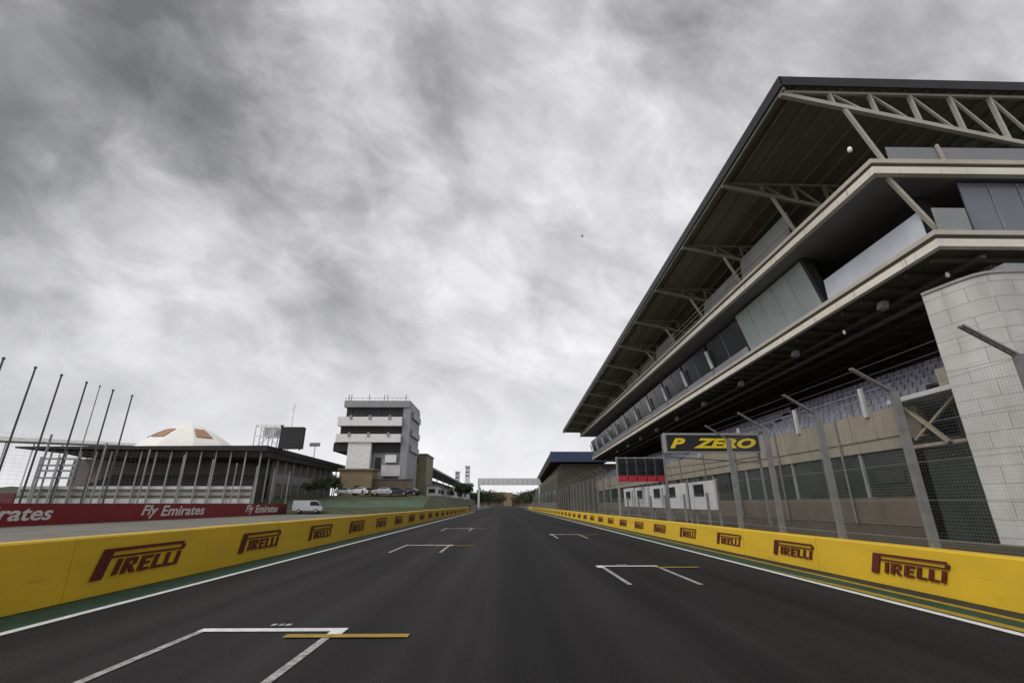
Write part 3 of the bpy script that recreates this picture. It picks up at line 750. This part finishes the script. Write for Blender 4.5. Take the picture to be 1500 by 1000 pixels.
# things on and above the pavilion roof
a, b = atY(412, 625, 88), atY(440, 657, 88)
t = thing('video_screen', 'black boxy screen back standing on the pavilion roof', 'screen', (a.x, 88, zr-.3))
MB().box(a.x, b.x, 88, 89.2, b.z+.05, a.z).build('screen_case', M['black'], t)
MB().box(a.x-.08, a.x+.4, 87.9, 87.99, a.z, a.z+.35).build('screen_bracket', M['black'], t)
for xx in (a.x+.4, b.x-.4): MB().box(xx-.1, xx+.1, 88.4, 88.6, zr-.35, b.z+.045).build('screen_leg', M['black'], t)
a, b = atY(420, 590, 90), atY(422, 655, 90)
t = thing('antenna_mast', 'thin grey antenna mast rising behind the black screen', 'mast', (a.x, 90, zr-.4))
m = MB(); m.tube((b.x,90,zr-.35),(b.x,90,a.z),.09,6,.05); m.bar((b.x-.5,90,a.z-1.2),(b.x+.5,90,a.z-1.2),.07,.07); m.bar((b.x-.35,90,a.z-.6),(b.x+.35,90,a.z-.6),.06,.06); m.build('mast', M['pale'], t)
a, b = atY(376, 622, 90), atY(411, 654, 90)
t = thing('scaffold_frame', 'pale open scaffold frame on the pavilion roof left of the black screen', 'scaffold', (a.x, 90, zr-.4))
m = MB()
for q in range(4): xx = lerp(a.x,b.x,q/3); m.bar((xx,90,zr-.35),(xx,90,a.z),.14,.14,(0,1,0)); m.bar((xx,92,zr-.35),(xx,92,a.z),.14,.14,(0,1,0))
for q in range(3):
    zz = lerp(zr+.4,a.z-.1,q/2); m.bar((a.x,90,zz),(b.x,90,zz),.12,.12); m.bar((a.x,92,zz),(b.x,92,zz),.12,.12)
m.bar((a.x,90.1,zr),(b.x,90.1,a.z),.1,.1); m.bar((b.x,90.1,zr),(a.x,90.1,a.z),.1,.1); m.build('scaffold_tubes', M['pale'], t)
m = MB().box(lerp(a.x,b.x,.25), lerp(a.x,b.x,.75), 90.3, 91.7, lerp(zr,a.z,.55), lerp(zr,a.z,.9)).build('equipment_box', M['lgrey'], t)
a = atY(462, 651, 112)
t = thing('satellite_dish', 'small grey dish on a pole between the pavilion roof and the tower', 'dish', (a.x, 112, zr-1))
MB().tube((a.x,112,zr-.9),(a.x,112,a.z-.3),.12,6).build('dish_pole', M['pale'], t)
MB().hexa([(a.x-1.2,111.8,a.z-.45),(a.x+1.2,111.8,a.z-.45),(a.x+.9,112.4,a.z-.3),(a.x-.9,112.4,a.z-.3)],[(a.x-1.3,111.6,a.z+.35),(a.x+1.3,111.6,a.z+.35),(a.x+1.0,112.3,a.z+.5),(a.x-1.0,112.3,a.z+.5)]).build('dish', M['grey'], t)
# peaked white tent with orange panels behind the roof
c0 = atY(272, 655, 130); top = atY(283, 619, 130); hw = (atY(345,655,130).x-atY(200,655,130).x)/2
t = thing('marquee', 'white peaked marquee with orange panels showing above the pavilion roof', 'tent', (c0.x, 130, 0))
n = 10; zt_ = top.z; ze = c0.z-1.0
def dome(k, f): a = 2*math.pi*k/n+.3; r = hw*(1-f)**.8; return Vector((c0.x+.0+r*math.cos(a), 130+r*math.sin(a)*.8, ze+(zt_-ze)*(f**.85)))
m = MB()
for k in range(n):
    for j in range(6):
        f0, f1 = j/6, (j+1)/6; m.quad(dome(k,f0),dome(k+1,f0),dome(k+1,f1),dome(k,f1))
m.build('canopy', M['canvas'], t, True)
for k in range(n):
    if k % 3 == 2 or k == 6:
        m = MB()
        for j in (2, 3):
            f0, f1 = j/6, (j+1)/6; q = [dome(k+.1,f0),dome(k+.85,f0),dome(k+.85,f1),dome(k+.1,f1)]
            m.quad(*[p_ + (p_-Vector((c0.x,130,ze))).normalized()*.12 for p_ in q])
        m.build('orange_panel', M['orange'], t)
for k in range(n):
    q = dome(k,0); MB().tube((q.x,q.y,.02),(q.x,q.y,ze),.12,6).build('tent_pole', M['pale'], t)
# long pale roof far left behind the pavilion
a, b = atY(0, 632, 150), atY(250, 650, 150)
t = thing('open_canopy', 'long pale open canopy showing above the pavilion roof at the left edge', 'canopy', (a.x+30, 150, 0))
MB().hexa([(a.x-30,150,a.z-1.6),(b.x,150,b.z-.9),(b.x,158,b.z-.9),(a.x-30,158,a.z-1.6)],[(a.x-30,150,a.z),(b.x,150,b.z-.3),(b.x,158,b.z),(a.x-30,158,a.z+.5)]).build('canopy_roof', M['pale'], t)
for k in range(10):
    f = k/9; xx = lerp(a.x-28, b.x-1, f); MB().tube((xx,154,.02),(xx,154,lerp(a.z-1.6,b.z-.9,f)),.2,6).build('canopy_post', M['pale'], t)
# maroon board and hut at the far left edge
a, b = atY(-5, 722, 70), atY(16, 742, 70)
t = thing('maroon_board', 'maroon board at the left edge behind the red hoarding', 'board', (a.x, 70, 0))
MB().box(a.x-4, b.x, 70, 70.2, .6, a.z).build('board_panel', M['redd'], t)
for xx in (a.x-2, b.x-.4): MB().box(xx-.08,xx+.08,70.22,70.36,.02,a.z).build('board_post', M['grey'], t)

# ------------------------------------------------------------------ control tower
TY = 110.0; G0 = 3.35
def q(px, py): return atY(px, py, TY)
ct = thing('control_tower', 'grey and white race control tower with dark open decks and rooftop masts', 'tower', (q(545,700).x, TY+7, G0))
xl, xr = q(500,640).x, q(588,640).x; yb_ = TY+14
zz = lambda py: q(545,py).z
def floor(nm, px0, px1, py0, py1, mt, dy=0, dep=13.0, parent=ct):
    return MB().box(q(px0,640).x, q(px1,640).x, TY+dy, TY+dy+dep, zz(py1), zz(py0)).build(nm, M[mt], parent)
floor('roof_cap', 499.5, 598, 587, 596.4, 'grey', -.4)
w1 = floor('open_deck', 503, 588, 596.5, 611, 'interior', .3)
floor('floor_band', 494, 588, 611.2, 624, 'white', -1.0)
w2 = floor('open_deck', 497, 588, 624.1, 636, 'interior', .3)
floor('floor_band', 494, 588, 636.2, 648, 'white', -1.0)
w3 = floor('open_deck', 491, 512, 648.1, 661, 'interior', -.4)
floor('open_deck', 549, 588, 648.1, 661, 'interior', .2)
floor('shaft', 512.5, 546, 648.3, 722, 'white', -.6, 10)
floor('recess_wall', 548, 588, 661.2, 722, 'grey', 1.0, 10)
floor('pale_box', 567, 583, 666, 677, 'white', -.2, 1.19)
floor('pale_box', 563, 590, 681, 697, 'lgrey', -.2, 1.19)
floor('dark_door', 551, 560, 669, 690, 'glassd', .9, .09)
floor('stair_core', 588.3, 598.5, 591, 722, 'grey', -.1, 13.0)
for k, pyy in enumerate((606, 632, 655)):
    MB().box(q(598.6,640).x, q(601.5,640).x, TY+2, TY+12, zz(pyy+4), zz(pyy-5)).build('side_balcony', M['spandrel'], ct)
for wi, pys in ((w1, (596.5, 615)), (w2, (624.1, 640))):
    for px in (513, 541, 570): MB().box(q(px,640).x-.3, q(px,640).x+.3, TY-1.15, TY-1.02 , zz(pys[1]), zz(pys[1]-6)).build('floor_bracket', M['grey'], ct)
    for px in (510, 520, 531, 552, 562, 578): MB().box(q(px,640).x-.07, q(px,640).x+.07, TY+.1, TY+.19, zz(pys[0]+11), zz(pys[0]+.1)).build('mullion', M['stand'], wi)
for px in (502, 506, 533, 556, 561, 589): MB().tube((q(px,640).x,TY+1.2,zz(587)),(q(px,640).x,TY+1.2,zz(576)),.10,6).build('roof_mast', M['grey'], ct)
m = MB()
m.bar((q(500,640).x,TY-.3,zz(583)),(q(596,640).x,TY-.3,zz(583)),.07,.07)
for k in range(16): xx = lerp(q(500,640).x,q(596,640).x,k/15); m.bar((xx,TY-.3,zz(587)),(xx,TY-.3,zz(583)),.05,.05,(0,1,0))
m.build('roof_rail', M['grey'], ct)
hut = thing('tan_hut', 'low tan hut in front of the control tower base', 'building', (q(520,700).x, TY-6, G0))
a, b = atY(498, 686, TY-6), atY(544, 708, TY-6)
MB().box(a.x, b.x, TY-6, TY-2, G0-.2, a.z-.3).build('hut_wall', M['tan'], hut); MB().box(a.x-.4, b.x+.4, TY-6.4, TY-1.6, a.z-.298, a.z).build('hut_roof', M['tan'], hut)
m = MB().box(b.x-3.6, b.x-2.4, TY-6.06, TY-6.003, G0-.1, G0+2.0).build('hut_door', M['stand'], hut)
t = thing('olive_annex', 'olive rendered block just right of the control tower', 'building', (q(613,690).x, 126, G0))
a, b = atY(602, 664, 126), atY(623, 705, 126)
MB().box(a.x, b.x, 126, 138, G0-.3, a.z-.3).build('annex_wall', M['olive'], t); MB().box(a.x-.2, b.x+.2, 125.8, 138.2, a.z-.298, a.z).build('annex_roof', M['concrete'], t)
m = MB().box(a.x+.9, a.x+2.1, 125.92, 125.995, a.z-2.6, a.z-1.2).build('window', M['glassd'], t)
t = thing('boundary_wall', 'low brown wall beneath the tower behind the parked cars', 'wall', (-26, 104, G0))
a, b = atY(548, 699, 105), atY(604, 708, 105)
MB().box(a.x, b.x, 105, 105.3, G0-.3, a.z-.5).build('wall_panel', M['brown'], t); MB().box(a.x-.1, b.x+.1, 104.9, 105.4, a.z-.498, a.z-.3).build('wall_coping', M['soff'], t)

# far left grandstand behind the tower
fg = thing('far_grandstand', 'long lilac grey grandstand running along the left side beyond the tower', 'grandstand', (-20, 200, 2))
def frow(x0, z0, x1, z1, nm, mt, th=.3):
    return MB().hexa([(x0,134,z0),(x1,134,z1),(x1,134,z1+th),(x0,134,z0+th)], [(x0+2,290,z0-1.5),(x1+2,290,z1-1.5),(x1+2,290,z1-1.5+th),(x0+2,290,z0-1.5+th)]).build(nm, mt, fg)
frow(-21.5, 11.6, -31, 12.6, 'stand_roof', M['grey'], .5)
for k in range(6): frow(-22.2-1.2*k, 5.0+.7*k, -23.4-1.2*k, 5.0+.7*k, 'seat_row', M['lilac'], .6)
MB().box(-30.5, -30, 134, 288, 1, 10.9).build('stand_rear', M['grey'], fg)
MB().box(-22.0, -21.6, 134, 289, 1, 4.9).build('stand_front', M['lgrey'], fg)
for k in range(9): MB().bar((-24,136+18*k,4),(-24,136+18*k,11.5-.17*k),.3,.3,(0,1,0)).build('stand_column', M['grey'], fg)
for k, (px, pyt, Y, wpx, mt, lb) in enumerate([(684, 683, 300, 4.5, 'pale', 'slim pale far block standing above the trees left of the gantry'), (669, 691, 305, 4, 'lgrey', 'light grey slim far block left of the slim pale block')]):
    a, b = atY(px-wpx/2, pyt, Y), atY(px+wpx/2, 730, Y)
    t = thing('far_block', lb, 'building', (a.x, Y, 0))
    MB().box(a.x, b.x, Y, Y+6, 0, a.z).build('block_wall', M[mt], t)
    MB().box(a.x-.2, b.x+.2, Y-.2, Y+6.2, a.z+.003, a.z+.4).build('block_roof', M['grey'], t)
    m = MB()
    for j in range(3): m.box(a.x+.3, b.x-.3, Y-.05, Y-.003, a.z-1.4-2.2*j, a.z-.7-2.2*j)
    m.build('block_windows', M['glassd'], t)

KL = ['white kiosk hut nearest the olive annex', 'second pale kiosk hut along the bank from the olive annex', 'third pale kiosk hut along the bank, in front of the lilac grandstand', 'farthest pale kiosk hut, near the end of the left yellow barrier']
for k, (Y, X, L_, mt) in enumerate([(128, -17.5, 7, 'white'), (143, -17.0, 9, 'lgrey'), (163, -16.0, 10, 'white'), (188, -15.5, 12, 'lgrey')]):
    t = thing('kiosk_hut', KL[k], 'hut', (X, Y, 3.3), 'pale kiosk huts on the bank'); h_ = (2.8,2.5,3.0,2.7)[k]
    MB().box(X-3, X, Y, Y+L_, 3.0, 3.35+h_).build('hut_wall', M[mt], t)
    MB().hexa([(X-3.3,Y-.3,3.353+h_),(X+.4,Y-.3,3.353+h_),(X+.4,Y+L_+.3,3.353+h_),(X-3.3,Y+L_+.3,3.353+h_)],[(X-3.3,Y-.3,3.8+h_),(X+.4,Y-.3,3.5+h_),(X+.4,Y+L_+.3,3.5+h_),(X-3.3,Y+L_+.3,3.8+h_)]).build('hut_roof', M['grey'], t)
    MB().box(X-2.4, X-.7, Y-.04, Y-.003, 4.4, 5.4).build('counter_opening', M['interior'], t)
    MB().box(X+.003, X+.04, Y+1, Y+L_-1, 4.3, 5.3).build('side_opening', M['interior'], t)

# ------------------------------------------------------------------ vehicles
def car(name, label, loc, rz, paint, van=False, group=None):
    t = thing(name, label, 'van' if van else 'car', (0,0,0), group); L, W = (4.9, 1.9) if van else (4.3, 1.75)
    if van: pr = [(-2.4,.35),(2.35,.35),(2.42,.8),(2.2,1.1),(1.45,1.95),(1.2,2.0),(-2.35,2.0),(-2.45,1.0)]; gl = [(1.38,1.85),(2.02,1.18),(.35,1.18),(.35,1.85)]
    else:   pr = [(-2.1,.32),(2.1,.32),(2.15,.62),(1.95,.86),(1.0,.98),(.45,1.42),(-.9,1.46),(-1.75,1.0),(-2.12,.92)]; gl = [(.90,.99),(.42,1.37),(-.86,1.40),(-1.55,1.0)]
    mb = MB(); n = len(pr); inn = lambda x, z: (.86 if z > 1.05 else 1.0)
    mb.hexa([(x,-W/2*inn(x,z),z) for x,z in pr], [(x,W/2*inn(x,z),z) for x,z in pr]); b_ = mb.build('body', paint, t)
    bv = b_.modifiers.new('bevel','BEVEL'); bv.width = .06; bv.segments = 2
    for s in (-1,1):
        MB().hexa([(x,s*(W/2*.955),z) for x,z in gl], [(x,s*(W/2*.99 if z < 1.1 else W/2*.885),z) for x,z in gl]).build('side_window', M['glassd'], t)
        for xx in (-1.35, 1.35):
            wh = MB().tube((xx,s*(W/2-.18),.32),(xx,s*(W/2+.02),.32),.32,14).build('wheel', M['tyre'], t)
            MB().tube((xx,s*(W/2+.021),.32),(xx,s*(W/2+.035),.32),.19,12).build('rim', M['cars'], wh)
        MB().box(2.04,2.17,s*W*.36-.2,s*W*.36+.2,.64,.80).build('headlight', M['lamp'], t)
    x0, z0, x1, z1 = (1.5,1.93,2.17,1.16) if van else (.53,1.37,.99,1.01)
    MB().quad((x0,-W*.40,z0),(x0,W*.40,z0),(x1+.03,W*.44,z1),(x1+.03,-W*.44,z1)).build('windscreen', M['glassd'], t)
    t.location = loc; t.rotation_euler = (0,0,rz); return t
a = atY(450, 742, 84); car('parked_van', 'silvery van parked at the end of the red hoarding', (a.x, 84.6, .20), R(12), M['cars'], True)
cl = [(507, 104.2, 'cars', 'pale silver car at the left end of the row below the tower', 10), (527, 103.6, 'carw', 'white car near the left of the row below the tower', 170), (545, 103.8, 'carr', 'maroon car in the row of cars below the tower', 15), (561, 103.5, 'cars', 'silver car right of the maroon car below the tower', 175), (582, 103.9, 'card', 'dark car near the right end of the row below the tower', 8), (600, 106.0, 'card', 'black car at the right end of the row below the tower', 165)]
for px, Y, mt, lb, r_ in cl:
    a = atY(px, 722, Y-4); car('parked_car', lb, (a.x, Y-4, 3.35), R(r_), M[mt], False, 'cars parked below the control tower')

# ------------------------------------------------------------------ trees
def tree(label, x, y, zb, h, r, leaf, n=900, name='broadleaf_tree', rng=None):
    rng = random.Random(int(x*31+y*7)); t = thing(name, label, 'tree', (x, y, zb), 'trees around the circuit')
    tk = MB(); tk.tube((x,y,zb-.3),(x+.1,y,zb+h*.5),.05*h*.5,7,.02*h)
    cl_ = []
    for k in range(9):
        a = rng.uniform(0, 6.28); rr = r*rng.uniform(.2,.75); c = Vector((x+rr*math.cos(a), y+rr*math.sin(a), zb+h*rng.uniform(.42,.88))); cl_.append((c, r*rng.uniform(.3,.5)))
        tk.tube((x+.05,y,zb+h*.35),c,.018*h,5,.006*h)
    tk.build('trunk', M['bark'], t); m = MB()
    for k in range(n):
        c, cr = rng.choice(cl_); d = Vector((rng.gauss(0,1),rng.gauss(0,1),rng.gauss(0,.8))).normalized()*cr*rng.uniform(.4,1.05); p = c+d
        s = rng.uniform(.14,.34)*(h/7); u = Vector((rng.gauss(0,1),rng.gauss(0,1),rng.gauss(0,1))).normalized()*s; v = u.cross(Vector((rng.gauss(0,1),rng.gauss(0,1),rng.gauss(0,1)))).normalized()*s*.7
        m.quad(p-u-v, p+u-v, p+u+v, p-u+v)
    m.build('crown', leaf, t)
for px, py, Y, h, r, lf, lb in [
    (655, 726, 155, 3.4, 2.0, 'leaf', 'dark tree in front of the lilac grandstand'),
    (672, 730, 150, 4.8, 2.6, 'leaf', 'dark tree right of the lilac grandstand end'),
    (685, 732, 175, 6.0, 3.4, 'leaf', 'taller dark tree beneath the slim pale block'),
    (698, 734, 215, 8.0, 4.5, 'leaf', 'bushy far tree just left of the gantry leg'),
    (715, 736, 300, 9.0, 6.0, 'leafb', 'brownish far tree left of the brown lodge'),
    (768, 736, 300, 9.0, 6.0, 'leafb', 'brownish far tree right of the brown lodge'),
    (783, 736, 230, 8.5, 4.5, 'leaf', 'dark far tree at the right gantry leg'),
    (730, 737, 380, 9.0, 7.0, 'leafb', 'farthest brown tree hugging the left side of the lodge'),
    (722, 736, 330, 8.0, 6.0, 'leafb', 'rust coloured far tree between the brownish tree and the lodge'),
    (708, 736, 260, 7.5, 5.5, 'leaf', 'dull green far tree behind the left gantry leg'),
    (761, 737, 340, 8.5, 6.5, 'leafb', 'rust coloured far tree hugging the right side of the lodge'),
    (776, 736, 270, 8.0, 5.5, 'leaf', 'dull green far tree just inside the right gantry leg'),
    (486, 722, 100, 4.2, 2.2, 'leaf', 'small green tree at the right end of the pavilion'),
    (470, 724, 97, 3.4, 2.2, 'leaf', 'low green shrub tree below the pavilion end'),
    (455, 726, 94, 3.0, 2.0, 'leaf', 'lowest shrub tree beside the white van')]:
    a = atY(px, py, Y); tree(lb, a.x, Y, max(0, min(a.z, 3.3)) if Y < 180 else 0, h, r, M[lf], 1100)

# ------------------------------------------------------------------ bird
a = atY(853, 346, 45)
bd = thing('bird', 'small dark bird gliding high in the grey sky', 'bird', tuple(a))
m = MB(); m.lathe(a, [(.002,-.20),(.04,-.15),(.065,0),(.05,.10),(.035,.15),(.002,.2)], 8)
for s in (-1,1):
    m.hexa([(a.x,a.y-.06,a.z+.06),(a.x,a.y+.06,a.z+.06),(a.x,a.y+.06,a.z+.02),(a.x,a.y-.06,a.z+.02)],[(a.x+s*.22,a.y-.02,a.z+.17),(a.x+s*.22,a.y+.02,a.z+.17),(a.x+s*.22,a.y+.02,a.z+.155),(a.x+s*.22,a.y-.02,a.z+.155)])
m.build('body', M['feather'], bd)

# ------------------------------------------------------------------ world, sun, camera
wd = bpy.data.worlds.new("World"); scene.world = wd; wd.use_nodes = True
nt = wd.node_tree; nd = nt.nodes; ln = nt.links
bg = nd['Background']; bg.inputs['Strength'].default_value = 0.1
SUN_EL, SUN_AZ = R(45), R(238)        # azimuth measured clockwise from +Y
sky = nd.new('ShaderNodeTexSky'); sky.sky_type = 'NISHITA'; sky.sun_disc = False; sky.sun_elevation = SUN_EL; sky.sun_rotation = SUN_AZ
tc = nd.new('ShaderNodeTexCoord'); sep = nd.new('ShaderNodeSeparateXYZ'); ln.new(tc.outputs['Generated'], sep.inputs[0])
def math_(op, a, b=None, clamp=False):
    n = nd.new('ShaderNodeMath'); n.operation = op; n.use_clamp = clamp
    for i, x in enumerate((a, b)):
        if x is None: continue
        if isinstance(x, (int, float)): n.inputs[i].default_value = x
        else: ln.new(x, n.inputs[i])
    return n.outputs[0]
def mrange(v, a, b, c, d, smooth=True):
    n = nd.new('ShaderNodeMapRange'); n.interpolation_type = 'SMOOTHSTEP' if smooth else 'LINEAR'
    for i, x in enumerate((a, b, c, d)): n.inputs[1+i].default_value = x
    ln.new(v, n.inputs[0]); return n.outputs[0]
# warp the view direction a little so that cloud banks get ragged edges
wn = nd.new('ShaderNodeTexNoise'); wn.inputs['Scale'].default_value = 3.2; wn.inputs['Detail'].default_value = 6; wn.inputs['Roughness'].default_value = .55
ln.new(tc.outputs['Generated'], wn.inputs['Vector'])
w1 = nd.new('ShaderNodeVectorMath'); w1.operation = 'SUBTRACT'; ln.new(wn.outputs['Color'], w1.inputs[0]); w1.inputs[1].default_value = (.5,.5,.5)
w2 = nd.new('ShaderNodeVectorMath'); w2.operation = 'SCALE'; ln.new(w1.outputs[0], w2.inputs[0]); w2.inputs['Scale'].default_value = .36
w3 = nd.new('ShaderNodeVectorMath'); w3.operation = 'ADD'; ln.new(tc.outputs['Generated'], w3.inputs[0]); ln.new(w2.outputs[0], w3.inputs[1])
zc = math_('ADD', math_('MAXIMUM', sep.outputs['Z'], 0.0), 0.22)
cx = math_('DIVIDE', sep.outputs['X'], zc); cy = math_('DIVIDE', sep.outputs['Y'], zc)
cmb = nd.new('ShaderNodeCombineXYZ'); ln.new(cx, cmb.inputs[0]); ln.new(cy, cmb.inputs[1])
def cloud(scale, src, rot, stretch, detail, dist, loc=(0,0,0), rough=.5):
    mp = nd.new('ShaderNodeMapping'); mp.vector_type = 'TEXTURE'; mp.inputs['Rotation'].default_value = rot; mp.inputs['Scale'].default_value = stretch; mp.inputs['Location'].default_value = loc
    ln.new(src, mp.inputs['Vector'])
    n = nd.new('ShaderNodeTexNoise'); n.inputs['Scale'].default_value = scale; n.inputs['Detail'].default_value = detail; n.inputs['Distortion'].default_value = dist; n.inputs['Roughness'].default_value = rough
    ln.new(mp.outputs['Vector'], n.inputs['Vector']); return n.outputs['Fac']
DIR = tc.outputs['Generated']
big = cloud(1.1, cmb.outputs[0], (0,0,R(-25)), (1.0, 1.5, 1), 4, .4, (2.3, .7, 0))
mid = cloud(3.6, DIR, (0,R(30),0), (1.7, 1, .95), 9, .45, (3.1, 1.7, 2), .57)
fine = cloud(9.5, DIR, (0,R(24),0), (1.4, 1, .9), 8, .5, (1.1,3.3,5), .60)
val = math_('ADD', mrange(big, .32, .68, -.05, .05), mrange(mid, .35, .65, -.12, .12))
val = math_('ADD', val, mrange(fine, .34, .66, -.045, .045))
val = math_('MULTIPLY', val, mrange(sep.outputs['Z'], .02, .40, .35, 1.0))
base = math_('ADD', mrange(sep.outputs['Z'], .0, .45, .95, .59, False), mrange(sep.outputs['Z'], .45, .95, 0, -.09, False))
val = math_('ADD', val, base)
# cloud banks (direction in the sky, width, darker or brighter)
for px, py, rad, amt in [(325,110,.20,-.16),(290,40,.18,-.09),(20,40,.30,-.14),(30,310,.20,-.15),(180,180,.15,.06),(30,500,.20,-.20),(950,10,.16,-.17),(520,455,.11,-.05),(80,420,.17,.15),(830,120,.24,.11),(690,380,.25,.07),(300,400,.26,.04),(1040,230,.22,.04),(620,270,.2,-.05),(880,500,.2,.04),(180,270,.16,.07),(560,120,.26,.03),(60,200,.75,-.08),(0,20,.35,-.08),(1180,60,.30,.03),(900,230,.22,.06),(700,470,.30,.07),(1000,330,.2,.06),(100,130,.16,-.06)]:
    dv = ray(px, py).normalized()
    dt = nd.new('ShaderNodeVectorMath'); dt.operation = 'DISTANCE'; ln.new(w3.outputs[0], dt.inputs[0]); dt.inputs[1].default_value = dv
    val = math_('ADD', val, mrange(dt.outputs['Value'], rad*.25, rad*1.25, amt, 0))
# thinner, brighter overcast round the hidden sun behind the camera
sdv = Vector((math.sin(SUN_AZ)*math.cos(SUN_EL), math.cos(SUN_AZ)*math.cos(SUN_EL), math.sin(SUN_EL)))
ds = nd.new('ShaderNodeVectorMath'); ds.operation = 'DISTANCE'; ln.new(tc.outputs['Generated'], ds.inputs[0]); ds.inputs[1].default_value = sdv
val = math_('ADD', val, mrange(ds.outputs['Value'], .1, 1.15, .75, 0))
val = math_('ADD', math_('MULTIPLY', math_('MAXIMUM', math_('SUBTRACT', val, .30), -.20), math_('ADD', .55, math_('MULTIPLY', math_('GREATER_THAN', val, .30), .45))), .30)
lump = cloud(5.2, DIR, (0,R(20),0), (1.25, 1, .85), 6, .25, (7.3,2.1,1.2), .5)
lum = math_('MULTIPLY', mrange(lump, .36, .64, .93, 1.10), mrange(fine, .34, .66, .95, 1.05))
# the broken texture dies out in the bright veil near the horizon
lum = math_('ADD', math_('MULTIPLY', math_('SUBTRACT', lum, 1.0), mrange(sep.outputs['Z'], .03, .35, .25, 1.0)), 1.0)
val = math_('MULTIPLY', val, lum)
cc = nd.new('ShaderNodeCombineXYZ'); v10 = math_('MULTIPLY', val, 10.0)
ln.new(v10, cc.inputs[0]); ln.new(math_('MULTIPLY', v10, .996), cc.inputs[1]); ln.new(math_('MULTIPLY', v10, 1.03), cc.inputs[2])
mx = nd.new('ShaderNodeMix'); mx.data_type = 'RGBA'; mx.inputs[0].default_value = .965
ln.new(sky.outputs[0], mx.inputs[6]); ln.new(cc.outputs[0], mx.inputs[7]); ln.new(mx.outputs[2], bg.inputs['Color'])

sd = bpy.data.lights.new('sun', 'SUN'); sd.energy = 1.2; sd.angle = R(20); sd.color = (1, .96, .90)
so = bpy.data.objects.new('sun', sd); col.objects.link(so)
d = Vector((math.sin(SUN_AZ)*math.cos(SUN_EL), math.cos(SUN_AZ)*math.cos(SUN_EL), math.sin(SUN_EL)))
so.rotation_euler = (-d).to_track_quat('-Z', 'Y').to_euler()

cam = bpy.data.cameras.new('camera'); cam.sensor_width = 36; cam.lens = F/1500*36; cam.clip_end = 6000; cam.clip_start = .05
co = bpy.data.objects.new('camera', cam); col.objects.link(co); co.location = (0,0,H); co.rotation_euler = (R(90)+PITCH, 0, -YAW)
scene.camera = co
vs = scene.view_settings; vs.view_transform = 'Standard'; vs.look = 'None'; vs.gamma = 1; vs.exposure = 0; vs.use_curve_mapping = False
